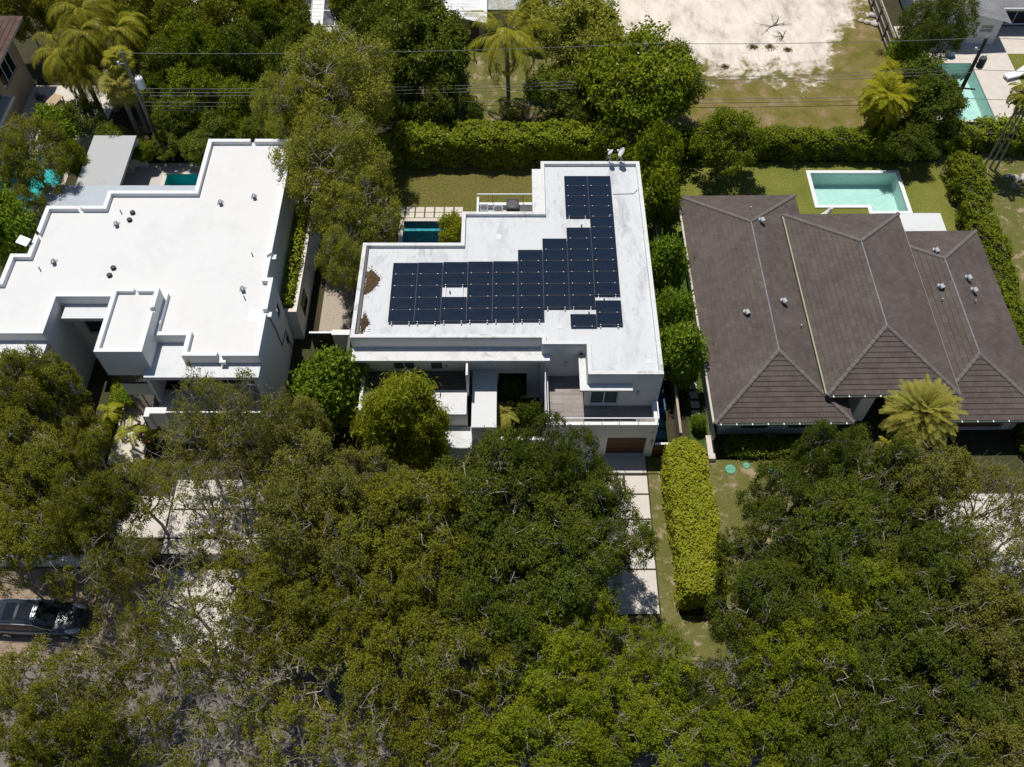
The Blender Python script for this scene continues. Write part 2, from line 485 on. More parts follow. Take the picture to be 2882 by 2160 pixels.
PLASTER_T = mk_plaster('turquoise_pool_plaster', (0.42, 0.60, 0.555), (0.52, 0.68, 0.63))
PLASTER_B = mk_plaster('blue_pool_plaster', (0.010, 0.130, 0.165), (0.05, 0.32, 0.36))  # paler tone stands for sunlit caustics on the pool floor
PLASTER_A = mk_plaster('aqua_pool_plaster', (0.02, 0.36, 0.38), (0.04, 0.46, 0.47))
BARK = mk('pale_grey_bark', (0.38, 0.34, 0.28), 0.9, 0.28, 5.0, bump=0.3)
BARK_D = mk('brown_bark', (0.13, 0.10, 0.075), 0.9, 0.3, 5.0, bump=0.3)
PALMBARK = mk('grey_palm_bark', (0.26, 0.235, 0.20), 0.9, 0.2, 3.0, bump=0.4)
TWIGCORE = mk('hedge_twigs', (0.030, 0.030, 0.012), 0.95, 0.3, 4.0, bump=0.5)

# ------------------------------------------------------------------ pools and the ground they are cut into
POOL_RH = [(24.85, 53.5), (29.1, 53.5), (29.1, 52.8), (32.05, 52.8), (32.05, 57.25), (24.85, 57.25)]
POOL_CH = [(-8.7, 46.4), (-4.75, 46.4), (-4.75, 51.8), (-8.7, 51.8)]
POOL_LH = [(-28.8, 53.9), (-23.4, 53.9), (-23.4, 57.2), (-28.8, 57.2)]
POOL_TR = [(38.6, 63.8), (42.45, 63.8), (42.45, 71.8), (38.6, 71.8)]
POOL_TL = [(-44.5, 52.6), (-37.4, 52.6), (-37.4, 59.6), (-44.5, 59.6)]
POOL_BK = [(-24.5, 69.2), (-19.0, 69.2), (-19.0, 72.4), (-24.5, 72.4)]
HOLES = [(24.85, 29.1, 53.5, 57.25), (29.1, 32.05, 52.8, 57.25)]
HOLES += [(p[0][0], p[1][0], p[0][1], p[2][1]) for p in (POOL_CH, POOL_LH, POOL_TR, POOL_TL, POOL_BK)]

def sheet(name, rects, z, m, kind='structure', label=None):
    mb = MB()
    for (x0, x1, y0, y1) in rects:
        hs = [h for h in HOLES if h[0] < x1 and h[1] > x0 and h[2] < y1 and h[3] > y0]
        xs = sorted({x0, x1, *[min(max(v, x0), x1) for h in hs for v in h[:2]]})
        ys = sorted({y0, y1, *[min(max(v, y0), y1) for h in hs for v in h[2:]]})
        for a, b in zip(xs, xs[1:]):
            for c, d in zip(ys, ys[1:]):
                cx, cy = (a + b) / 2, (c + d) / 2
                if any(h[0] < cx < h[1] and h[2] < cy < h[3] for h in hs): continue
                mb.quad((a, c, z), (b, c, z), (b, d, z), (a, d, z))
    return tag(mb.build(name, m), label, None, None, kind)
def patch(name, pts, z, m, rough=0.25, seg=0.5, kind='structure', seed=1):
    """ground patch with a ragged outline"""
    rnd = random.Random(seed); out = []
    n = len(pts)
    for i in range(n):
        a, b = Vector(pts[i]), Vector(pts[(i + 1) % n])
        k = max(1, int((b - a).length / seg))
        for j in range(k):
            p = a.lerp(b, j / k)
            out.append((p.x + rnd.uniform(-rough, rough), p.y + rnd.uniform(-rough, rough), z))
    mb = MB(); mb.poly(out)
    return tag(mb.build(name, m), None, None, None, kind)

sheet('ground', [(-260, 260, -160, 420)], 0.0, SOIL)
sheet('road', [(-120, 120, 5.5, 16.4)], 0.008, ASPHALT)
patch('sandy_verge', [(-60, 16.2), (-15.5, 16.2), (-15.6, 22.2), (-60, 22.3)], 0.012, SWALE, 0.12, seed=3)
sheet('grass_verge', [(-15, 60, 16.5, 19.2)], 0.006, LAWN_SPARSE)
sheet('back_lawn', [(-12.5, 9.0, 51.95, 58.2)], 0.006, LAWN_DRY)
sheet('pool_lawn', [(10.2, 35.7, 49.0, 58.6)], 0.006, LAWN)
sheet('front_lawn', [(12.75, 30.5, 19.0, 29.9), (9.0, 10.1, 18.8, 30.1)], 0.009, LAWN_SPARSE)
sheet('house_lawn', [(-34.0, -27.2, 23.0, 33.0)], 0.006, LAWN_SPARSE)
sheet('side_turf', [(12.1, 13.9, 30.6, 50.0)], 0.010, TURF)
sheet('gravel_path', [(-14.2, -11.6, 39.3, 53.0)], 0.006, GRAVEL)
sheet('neighbour_yard', [(35.6, 60, 36, 61.8)], 0.005, LAWN_SPARSE)
sheet('patio_terrace', [(-47, -35.4, 60.0, 68.6)], 0.008, STONE)
sheet('pool_terrace', [(36.6, 60, 61.9, 77.4)], 0.008, STONE)
sheet('patio_lawn', [(46.2, 60, 66.5, 73.2)], 0.014, LAWN)
sheet('pool_court', [(-33.0, -22.0, 50.5, 58.5)], 0.008, CONC)
sheet('entry_path', [(-27.0, -24.6, 29.6, 36.5)], 0.010, STONE)

# vacant lot: grass running into bare sand, patchy where they meet
def _lot():
    m, nt, out = new_mat('vacant_lot_sand_and_grass')
    k = NT(nt)
    co = k.coord()
    sx = k.n('ShaderNodeSeparateXYZ'); k.l(co, sx.inputs[0])
    n1 = k.noise(co, 0.32, 7.0, 0.66, 0.5)
    n2 = k.noise(co, 1.6, 6.0, 0.7)
    a = k.n('ShaderNodeMath', _operation='MULTIPLY_ADD'); k.l(sx.outputs['Y'], a.inputs[0]); a.inputs[1].default_value = 0.085; a.inputs[2].default_value = -0.085 * 71.5
    # the strip along the fence keeps its grass
    e = k.n('ShaderNodeMapRange', _clamp=True); e.inputs['From Min'].default_value = 28.5; e.inputs['From Max'].default_value = 34.0
    e.inputs['To Min'].default_value = 0.0; e.inputs['To Max'].default_value = 0.95; k.l(sx.outputs['X'], e.inputs['Value'])
    b = k.n('ShaderNodeMath', _operation='SUBTRACT'); k.l(a.outputs[0], b.inputs[0]); k.l(e.outputs[0], b.inputs[1])
    c = k.n('ShaderNodeMath', _operation='MULTIPLY_ADD'); k.l(n1, c.inputs[0]); c.inputs[1].default_value = 1.5; k.l(b.outputs[0], c.inputs[2])
    d = k.n('ShaderNodeMath', _operation='MULTIPLY_ADD'); k.l(n2, d.inputs[0]); d.inputs[1].default_value = 0.7; k.l(c.outputs[0], d.inputs[2])
    mask = k.ramp(d.outputs[0], [(1.02 / 2, 0.0), (1.20 / 2, 1.0)])
    # ramp input is halved so the range fits 0..1
    hv = k.n('ShaderNodeMath', _operation='MULTIPLY'); k.l(d.outputs[0], hv.inputs[0]); hv.inputs[1].default_value = 0.5
    mask = k.ramp(hv.outputs[0], [(0.47, 0.0), (0.58, 1.0)])
    g1 = k.noise(co, 0.55, 5.0, 0.65, 0.4)
    grass = k.ramp(g1, [(0.3, (0.095, 0.098, 0.020)), (0.45, (0.155, 0.135, 0.032)), (0.56, (0.195, 0.150, 0.058)), (0.68, (0.27, 0.205, 0.125))])
    g2 = k.noise(co, 10.0, 4.0, 0.75)
    grass = k.mix(0.7, grass, k.ramp(g2, [(0.3, 0.5), (0.7, 1.3)]), 'MULTIPLY')
    s1 = k.noise(k.mapping(co, (1.0, 0.45, 1), (0, 0, R(12))), 0.55, 9.0, 0.74, 0.25)
    sand = k.ramp(s1, [(0.34, (0.36, 0.315, 0.26)), (0.47, (0.57, 0.51, 0.435)), (0.6, (0.68, 0.62, 0.54))])
    s2 = k.noise(co, 3.5, 5.0, 0.7)
    sand = k.mix(k.ramp(s2, [(0.66, 0.0), (0.76, 0.55)]), sand, (0.20, 0.165, 0.11))
    col = k.mix(mask, grass, sand)
    k.bsdf(col, 0.95, 0, k.bump(g2, 0.5, 0.05), 0.1, out)
    return m
sheet('vacant_lot', [(8.8, 35.0, 60.4, 100.0)], 0.006, _lot())
sheet('rear_yard', [(-8.5, 8.8, 60.6, 74.0)], 0.005, LAWN_SPARSE)

def pool(label, poly, plaster, water, coping_m, cw=0.28, depth=1.35, wz=-0.14, cz=0.10, ledge=None):
    t = thing('swimming_pool', label, 'swimming pool')
    b = MB()
    n = len(poly)
    for i in range(n):
        a, c = poly[i], poly[(i + 1) % n]
        b.quad((*c, -depth), (*a, -depth), (*a, cz - 0.01), (*c, cz - 0.01))
    b.poly([(*p, -depth) for p in poly])
    if ledge: b.box(*ledge)
    b.build('basin', plaster, t)
    k = MB()
    ring(k, offset(poly, -cw), cw + 0.03, 0.0, cz)
    k.build('coping', coping_m, t)
    w = MB(); w.poly([(*p, wz) for p in offset(poly, -0.01)])
    w.build('water_surface', water, t)
    return t
pool('turquoise swimming pool with white coping on the lawn behind the brown roofed house', POOL_RH, PLASTER_T, WATER_T, WHITE)
pool('dark blue pool beside square stepping pavers behind the solar panel house', POOL_CH, PLASTER_B, WATER_B, STONE, 0.3, 1.4, -0.05, 0.04, (-8.7, -4.76, 50.75, 51.0, -1.4, -0.02))
pool('aqua pool partly hidden by the parapet of the large white roof', POOL_LH, PLASTER_A, WATER_T, STONE, 0.3, 1.3, -0.06, 0.03)
pool('turquoise pool beside the leaning utility pole and the stone terrace', POOL_TR, PLASTER_T, WATER_T, STONE, 0.32, 1.4, -0.1, 0.05)
pool('teal pool glimpsed through the leaves beside the two storey beige house', POOL_TL, PLASTER_A, WATER_T, STONE, 0.4, 1.3, -0.06, 0.04)
pool('teal pool glimpsed through the shrubs behind the overhead wires', POOL_BK, PLASTER_A, WATER_T, STONE, 0.4, 1.3, -0.06, 0.04)

# stepping pavers, driveway slabs (each one its own slab)
def slabs(name, base, cat, rects, z, m, where, grp, g=0.0):
    for i, (x0, x1, y0, y1) in enumerate(rects):
        mb = MB(); mb.box(x0, x1, y0, y1, 0.0, z, skip='b')
        tag(mb.build(name, m), where[i] if isinstance(where, list) else where, cat, grp)
ORD = ['first', 'second', 'third', 'fourth', 'fifth', 'sixth', 'seventh', 'eighth', 'ninth', 'tenth', 'eleventh', 'twelfth', 'thirteenth', 'fourteenth']
rc, lb = [], []
for j in range(9):
    y0 = 32.4 + j * 0.79 + (3.0 if j > 5 else 0.0)
    yy = [32.45, 33.25, 34.03, 34.82, 35.6, 36.4, 40.1, 40.9, 41.7, 42.5, 43.3][j]
    rc.append((12.42 + 0.0 * j, 13.02, yy, yy + 0.56))
    lb.append('pale square stepping slab on the side turf, %s counting away from the yellow hedge' % ORD[j])
slabs('stepping_slab', '', 'paver', rc, 0.05, STONE, lb, 'stepping slabs between the two houses')
rc, lb = [], []
for r in range(2):
    for j in range(8):
        x0 = -10.1 + j * 0.78
        rc.append((x0, x0 + 0.66, 52.15 + r * 0.62, 52.15 + r * 0.62 + 0.55))
        lb.append('square pool paver in the row nearer the %s, %s from the feathery tree' % (('water', 'lawn')[r], ORD[j]))
slabs('pool_paver', '', 'paver', rc, 0.05, STONE, lb, 'pavers beside the dark blue pool')
rc = [(-22.0, -15.9, 26.32, 28.4), (-22.0, -15.9, 24.3, 26.2), (-22.0, -15.9, 23.1, 24.18), (-27.2, -22.12, 24.3, 27.2), (-21.2, -16.4, 17.0, 22.1)]
slabs('driveway_slab', '', 'driveway', rc, 0.03, CONC2, ['driveway slab nearest the white terrace house', 'wide middle driveway slab seen through sparse branches', 'driveway slab just inside the dark slatted gate', 'concrete slab beside the trunk behind the low white wall', 'dappled concrete apron outside the dark slatted gate'], 'driveway slabs of the large white house')
rc = [(4.0, 8.9, 28.85, 30.2), (4.0, 7.32, 27.4, 28.7), (7.45, 8.9, 27.4, 28.7), (4.0, 8.9, 25.6, 27.28), (4.0, 8.9, 23.9, 25.48), (4.0, 8.9, 22.2, 23.78), (4.0, 8.9, 19.3, 22.08)]
slabs('driveway_slab', '', 'driveway', rc, 0.06, CONC2, ['grey stained concrete apron right against the brown garage door', 'driveway slab half under leaves just past the garage apron', 'small bright driveway slab by the garage apron and grass strip', 'driveway slab level with the rounded end of the yellow hedge', 'driveway slab halfway along the yellow hedge', 'leaf shaded driveway slab level with the far half of the hedge', 'last driveway slab in dappled shade towards the street'], 'driveway slabs beside the yellow hedge')
slabs('driveway_slab', '', 'driveway', [(26.0, 40.0, 20.0, 27.4)], 0.03, CONC2, 'pale driveway glimpsed through the trees below the date palm', 'driveway beyond the date palm')
# ------------------------------------------------------------------ the house with the solar panels
def center_house():
    t = thing('white_flat_roofed_house', 'white two storey house carrying a large solar panel array on its flat roof', 'house')
    O = [(-10.3, 34.9), (1.9, 34.9), (1.9, 34.38), (4.72, 34.38), (4.72, 32.07), (9.4, 32.07), (9.34, 51.05), (2.1, 51.05), (2.1, 45.95), (-3.5, 45.95), (-3.5, 43.0), (-10.2, 43.0)]
    w = MB()
    # main block, front faces with openings
    wall_open(w, O[0], O[1], 3.2, 6.74, [(2.40, 3.86, 3.31, 4.62), (4.86, 5.72, 3.31, 4.62)], 0.14)
    wall_open(w, O[0], O[1], 0.0, 3.2, [(9.4, 11.3, 0.1, 3.0)], 0.2)
    wall_open(w, O[2], O[3], 0, 6.74, [], 0.1)
    wall_open(w, O[4], O[5], 0, 6.74, [(0.28, 2.12, 3.46, 5.25)], 0.16)
    w.prism(O, 0, 6.74, skip=(0, 2, 4), top=False, bottom=False)
    # garage wing with upstand round the terrace
    G = [(2.15, 30.2), (9.3, 30.2), (9.3, 32.05), (4.74, 32.05), (4.74, 34.36), (2.15, 34.36)]
    wall_open(w, G[0], G[1], 0, 3.36, [(4.05, 6.62, 0.02, 2.45)], 0.35)
    w.prism(G, 0, 3.36, skip=(0,), top=True, bottom=False)
    w.box(2.153, 9.297, 30.203, 30.43, 3.362, 4.03); w.box(9.07, 9.297, 30.432, 32.05, 3.362, 4.03)
    w.box(2.12, 2.34, 30.432, 34.36, 3.362, 4.25)
    # left wing under the deck, entry roofs
    w.box(-9.9, -2.95, 31.42, 34.88, 0, 3.24, skip='b')
    w.box(-5.2, -2.62, 29.75, 31.40, 0, 1.85, skip='b')
    w.box(-2.62, -1.0, 30.4, 34.88, 0, 3.36, skip='b')
    w.box(-0.997, 2.12, 30.35, 30.6, 0, 1.9, skip='b')
    w.box(-9.9, -9.72, 31.44, 34.88, 3.242, 3.85); w.box(-2.95, -2.82, 32.9, 34.88, 3.242, 5.70)
    w.build('wall', WHITE, t)
    # roof deck and parapet
    r = MB(); r.poly([(*p, 6.74) for p in offset(O, 0.02)])
    rf = r.build('roof', ROOF_OLD, t)
    p = MB()
    ring(p, O, 0.26, 6.735, 7.0)
    p.box(1.45, 2.098, 46.0, 50.3, 5.9, 6.93)
    p.build('parapet', COPING_OLD, t)
    tr = MB(); tr.box(-9.98, -9.80, 35.3, 42.7, 6.76, 6.90)
    tr.build('gutter', CHAR, rf)
    for (x, y) in ((-4.1, 38.75), (4.85, 44.72), (6.9, 45.65), (6.05, 38.12), (5.0, 37.0)):
        v = MB(); v.tube([(x, y, 6.74), (x, y, 6.98)], 0.055, 8); v.build('vent_pipe', LEAD, rf)
    v = MB(); v.lathe([(0.17, 0.0), (0.16, 0.05), (0.08, 0.07), (0.08, 0.14), (0.0, 0.15)], (-9.25, 35.72, 6.74)); v.build('roof_drain', GALV, rf)
    v = MB(); v.tube([(7.25, 47.9, 6.78), (8.7, 47.95, 6.78), (9.0, 48.3, 6.80), (9.36, 48.3, 7.03), (9.40, 48.28, 6.2)], 0.025, 5); v.build('conduit', GALV, rf)
    for (x, y, sx, sy) in ((-0.9, 43.75, 0.36, 0.5), (3.1, 35.95, 0.3, 0.3), (8.6, 33.2, 0.36, 0.34)):
        v = MB(); v.box(x - sx / 2, x + sx / 2, y - sy / 2, y + sy / 2, 6.74, 6.762); v.build('repair_patch', ROOF_NEW, rf)
    rnd = random.Random(4)
    # canopies
    c = MB(); c.box(-10.28, 2.42, 33.86, 34.88, 5.70, 5.90); c.build('canopy', COPING_OLD, t)
    c = MB(); c.prism([(4.26, 31.58), (7.56, 31.58), (7.56, 32.05), (4.70, 32.05), (4.70, 34.1), (4.26, 34.1)], 5.74, 5.90); c.build('canopy', COPING_OLD, t)
    c = MB(); c.lathe([(0.12, 0), (0.12, 0.16), (0.02, 0.18)], (4.42, 34.2, 5.95), 10); c.build('canopy_drain', BLACK, t)
    # decks
    d = MB(); d.box(-9.70, -2.97, 33.34, 34.86, 3.244, 3.28); d.build('terrace_deck', DARKDECK, t)
    d = MB(); d.box(-9.70, -2.96, 31.44, 33.33, 3.244, 3.32); d.build('front_slab', WHITE_OLD, t)
    d = MB(); d.box(-2.61, -1.01, 30.42, 34.87, 3.362, 3.40); d.build('bridge_slab', WHITE_OLD, t)
    d = MB(); d.box(-5.18, -2.64, 29.77, 31.38, 1.852, 1.89); d.build('entry_roof', WHITE_OLD, t)
    d = MB(); d.prism([(2.36, 30.45), (9.05, 30.45), (9.05, 32.04), (4.75, 32.04), (4.75, 34.35), (2.36, 34.35)], 3.364, 3.40); d.build('terrace_deck', WOODDECK, t)
    # openings
    window(t, O[0], O[1], (2.40, 3.86, 3.31, 4.62), 0.14, 2, FRAME_W, GLASS_G)
    window(t, O[0], O[1], (4.86, 5.72, 3.31, 4.62), 0.14, 1, FRAME_W, GLASS_G)
    window(t, O[0], O[1], (9.4, 11.3, 0.1, 3.0), 0.2, 2, FRAME_D, GLASS_D, name='glazed_wall')
    window(t, O[4], O[5], (0.28, 2.12, 3.46, 5.25), 0.16, 2, FRAME_W, GLASS_G, 0.08, 'sliding_door')
    g = MB(); g.box(6.22, 8.75, 30.45, 30.52, 0.03, 2.44); gd = g.build('garage_door', GARAGE, t)
    g = MB()
    for z in (0.62, 1.23, 1.84): g.box(6.22, 8.75, 30.436, 30.449, z - 0.012, z + 0.012)
    g.build('panel_joint', FRAME_D, gd)
    # railing on the front upstand
    m = MB(); m.box(2.3, 9.24, 30.20, 30.26, 4.76, 4.82); m.box(9.18, 9.24, 30.26, 32.0, 4.76, 4.82)
    rl = m.build('railing', FRAME_W, t)
    for x in (3.38, 4.54, 5.69, 6.79, 8.0, 9.21):
        m = MB(); m.tube([(x, 30.23, 4.77), (x, 30.24, 4.2), (x + 0.02, 30.32, 4.03)], 0.022, 6); m.build('post', STEEL, rl)
    m = MB(); m.box(2.13, 2.17, 30.44, 34.3, 4.26, 5.0); m.build('glass_screen', FRAME_W, rl)
    m = MB(); m.box(-9.9, -6.6, 31.30, 31.36, 4.30, 4.36)
    for i in range(5): m.box(-9.85 + i * 0.8, -9.81 + i * 0.8, 31.31, 31.35, 3.45, 4.30)
    m.build('railing', FRAME_W, t)
    # wall lamps and number plates
    for (x, y, z) in ((8.03, 31.98, 4.95), (3.52, 34.29, 4.9), (9.06, 30.10, 1.95)):
        m = MB(); m.lathe([(0.0, -0.22), (0.07, -0.2), (0.085, 0), (0.07, 0.2), (0.0, 0.22)], (x, y, z), 10); m.build('wall_lamp', STEEL, t)
    m = MB(); m.obox((9.03, 30.17, 3.05), (0.14, 0.05, 0.34)); m.build('number_plate', GALV, t)
    m = MB(); m.lathe([(0.0, -0.08), (0.06, -0.06), (0.06, 0.06), (0.0, 0.08)], (-4.32, 34.84, 3.95), 8); m.build('wall_lamp', LEAD, t)
    # equipment balcony behind the roof
    b = MB(); b.box(-2.5, 1.44, 45.97, 47.8, 0, 5.7, skip='b'); b.build('balcony_block', WHITE, t)
    b = MB(); b.box(-2.48, 1.44, 46.0, 47.72, 5.702, 5.73); b.build('balcony_floor', CONC, t)
    b = MB(); b.box(-2.5, 1.44, 47.45, 47.8, 5.732, 6.05); b.box(-2.5, -2.35, 45.98, 47.44, 5.732, 6.95); b.build('balcony_upstand', WHITE, t)
    b = MB(); b.box(-2.5, 1.46, 47.70, 47.77, 6.88, 6.95)
    br = b.build('railing', FRAME_W, t)
    for x in (-1.4, 0.8):
        b = MB(); b.tube([(x, 47.73, 6.05), (x, 47.73, 6.9)], 0.025, 6); b.build('post', CHAR, br)
    return t
center_house()

def ac(name, label, x, y, z, sx, sy, sz, m):
    t = thing(name, label, 'air conditioner', 'machines on the balcony behind the solar panels', (x, y, z))
    b = MB(); b.box(-sx / 2, sx / 2, -sy / 2, sy / 2, 0.06, sz)
    b.box(-sx / 2 + 0.05, -sx / 2 + 0.15, -sy / 2 + 0.04, sy / 2 - 0.04, 0, 0.058); b.box(sx / 2 - 0.15, sx / 2 - 0.05, -sy / 2 + 0.04, sy / 2 - 0.04, 0, 0.058)
    b.build('case', m, t)
    f = MB(); f.lathe([(0.0, 0.012), (min(sx, sy) * 0.36, 0.012), (min(sx, sy) * 0.42, 0.002)], (0, 0, sz), 16); f.build('fan_grille', CHAR, t)
ac('air_conditioner', 'small grey machine by the end of the balcony railing', -2.0, 46.75, 5.73, 0.6, 0.7, 0.85, GREYBLUE)
ac('air_conditioner', 'pale blue grey condenser between the small machine and the black one', -1.0, 46.85, 5.73, 0.72, 0.7, 0.62, GREYBLUE)
ac('air_conditioner', 'tall black condenser in the middle of the balcony behind the roof', 0.05, 46.95, 5.73, 0.9, 0.98, 1.05, BLACK)
ac('air_conditioner', 'wide blue grey condenser tucked against the white upstand', 0.92, 46.75, 5.73, 0.98, 0.8, 0.75, CHAR)
pp = MB(); pp.tube([(-1.75, 46.35, 5.78), (-1.7, 46.35, 6.15), (0.35, 46.3, 6.15), (0.45, 46.7, 6.1), (0.45, 46.75, 5.78)], 0.05, 8)
tag(pp.build('insulated_pipe', GALV), 'silver insulated pipe running in front of the balcony condensers', 'pipe')

# ------------------------------------------------------------------ solar panels
PW, PH, PX, PY = 1.645, 0.985, 1.685, 1.012
def make_panel():
    t = thing('solar_panel', 'x', 'solar panel', 'solar panels on the flat white roof')
    m = MB(); m.box(-PW / 2, PW / 2, -PH / 2, PH / 2, -0.005, 0.032); m.build('cell_glass', PANEL, t)
    m = MB()
    w = 0.013
    m.box(-PW / 2 - w, PW / 2 + w, -PH / 2 - w, -PH / 2 - 0.0005, -0.012, 0.036); m.box(-PW / 2 - w, PW / 2 + w, PH / 2 + 0.0005, PH / 2 + w, -0.012, 0.036)
    m.box(-PW / 2 - w, -PW / 2 - 0.0005, -PH / 2, PH / 2, -0.012, 0.036); m.box(PW / 2 + 0.0005, PW / 2 + w, -PH / 2, PH / 2, -0.012, 0.036)
    m.build('frame', CHAR, t)
    for sx in (-0.60, 0.53):
        m = MB(); m.box(sx - 0.026, sx + 0.026, -PH / 2 - 0.038, -PH / 2 + 0.014, 0.037, 0.052); m.build('clamp', FRAME_W, t)
    return t
panel0 = make_panel()
COLN = ['first', 'second', 'third', 'fourth', 'fifth', 'sixth', 'seventh', 'eighth', 'ninth']
cells = []
def run(c, ytop, n, zone, skip=()):
    for i in range(n):
        if i in skip: continue
        cells.append((c, ytop - PY * (i + 0.5), i, n, zone))
run(0, 41.22, 5, 'the block'); run(1, 41.25, 5, 'the block'); run(2, 41.30, 5, 'the block', (2,)); run(3, 41.34, 5, 'the block'); run(4, 41.37, 5, 'the block')
run(5, 42.40, 6, 'the block'); run(6, 43.44, 6, 'the block'); run(7, 44.47, 7, 'the block'); run(7, 49.57, 4, 'the short upper run')
run(7, 36.83, 1, 'alone'); run(8, 49.57, 11, 'the long edge run'); run(8, 37.97, 2, 'the loose pair')
XC = [-7.16, -5.49, -3.80, -2.12, -0.44, 1.24, 2.92, 4.61, 6.29]
for i, (c, y, k, n, zone) in enumerate(cells):
    o = panel0 if i == 0 else copy_tree(panel0)
    o.location = (XC[c], y, 6.92)
    o.rotation_euler = (R(-1.2), 0, 0)
    colname = '%s column from the leaf litter' % COLN[c]
    if zone == 'alone': lab = 'single dark solar panel set apart by the front roof edge'
    elif zone == 'the loose pair': lab = 'solar panel of the detached pair, %s the roof front' % ('farther from' if k == 0 else 'nearer')
    elif zone == 'the short upper run': lab = 'panel in the short upper run of four, %s from the satellite dishes' % ORD[k]
    elif zone == 'the long edge run': lab = 'panel in the long edge run, %s from the satellite dishes' % ORD[k]
    else: lab = 'panel in the %s, %s from the front' % (colname, ORD[n - 1 - k])
    o['label'] = lab
# rails under the array, one pair per column run
def rails(c, y0, y1, label):
    t = thing('panel_rail_pair', label, 'mounting rail', 'mounting rails under the solar panels')
    for dx in (-0.60, 0.53):
        m = MB(); m.box(XC[c] + dx - 0.022, XC[c] + dx + 0.022, y0 - 0.12, y1 + 0.04, 6.78, 6.88)
        m.box(XC[c] + dx - 0.03, XC[c] + dx + 0.03, y0 - 0.16, y0 - 0.11, 6.74, 6.93)
        m.build('rail', GALV, t)
for c, y0, y1, s in ((0, 36.16, 41.2, 'under the panel column nearest the brown leaf litter'), (1, 36.19, 41.2, 'under the second panel column from the leaf litter'), (2, 36.24, 41.2, 'crossing the square hole left in the panels'), (3, 36.28, 41.3, 'under the panel column just past the square hole'),
                     (4, 36.31, 41.3, 'under the fifth panel column from the leaf litter'), (5, 36.33, 42.3, 'under the six panel column with the lowest front edge'), (6, 37.37, 43.4, 'under the panel column stepping back from the front'), (7, 36.9, 49.5, 'bridging the bare gap in the eighth panel column'),
                     (8, 35.95, 49.5, 'under the long edge column of panels')):
    rails(c, y0, y1, 'pair of silver mounting rails ' + s)

# leaf litter heaps on the roof
def litter(label, pts, seed, h):
    rnd = random.Random(seed)
    m = MB()
    n = 16
    ring1 = [(p[0] + rnd.uniform(-.05, .05), p[1] + rnd.uniform(-.05, .05)) for p in pts]
    # densify outline
    out = []
    for i in range(len(ring1)):
        a, b = Vector(ring1[i]), Vector(ring1[(i + 1) % len(ring1)])
        for j in range(6):
            q = a.lerp(b, j / 6); out.append((q.x + rnd.uniform(-.05, .05), q.y + rnd.uniform(-.05, .05)))
    cx = sum(p[0] for p in out) / len(out); cy = sum(p[1] for p in out) / len(out)
    levels = [(1.0, 0.0), (0.85, 0.5), (0.6, 0.8), (0.3, 1.0)]
    rings = []
    for f, hz in levels:
        rings.append([(cx + (p[0] - cx) * f, cy + (p[1] - cy) * f, 6.742 + hz * h * rnd.uniform(0.6, 1.1)) for p in out])
    for a, b in zip(rings, rings[1:]):
        for i in range(len(out)): m.quad(a[i], a[(i + 1) % len(out)], b[(i + 1) % len(out)], b[i])
    m.poly(rings[-1])
    for _ in range(900):
        i = rnd.randrange(len(out)); f = rnd.random() ** 0.5 * (1.02 if rnd.random() < .75 else 1.35)
        x, y = cx + (out[i][0] - cx) * f, cy + (out[i][1] - cy) * f
        a = rnd.uniform(0, 6.28); l = rnd.uniform(.02, .05)
        z = 6.75 + h * max(0, 1 - f) + rnd.uniform(0.0, .03)
        u = Vector((math.cos(a), math.sin(a), rnd.uniform(-.4, .4))) * l; v = Vector((-math.sin(a), math.cos(a), rnd.uniform(-.3, .3))) * l * .6
        c = Vector((x, y, z)); m.quad(c - u, c - v, c + u, c + v)
    tag(m.build('leaf_litter', MATS['dead_leaves']), label, 'leaf litter', None, 'stuff')
mk_leaf('dead_leaves', [(0.085, 0.060, 0.042), (0.125, 0.090, 0.065), (0.055, 0.038, 0.028)], 0.1, 0.9, 0.1, 1.0)
litter('larger drift of brown dead leaves against the roof edge under the big tree', [(-9.78, 38.5), (-9.35, 38.9), (-8.95, 39.5), (-8.85, 40.0), (-9.1, 40.5), (-9.5, 40.8), (-9.78, 40.6)], 1, 0.10)
litter('smaller drift of brown dead leaves near the front roof corner', [(-9.78, 35.4), (-9.5, 35.6), (-9.3, 36.1), (-9.4, 36.6), (-9.6, 37.0), (-9.78, 36.6)], 2, 0.08)

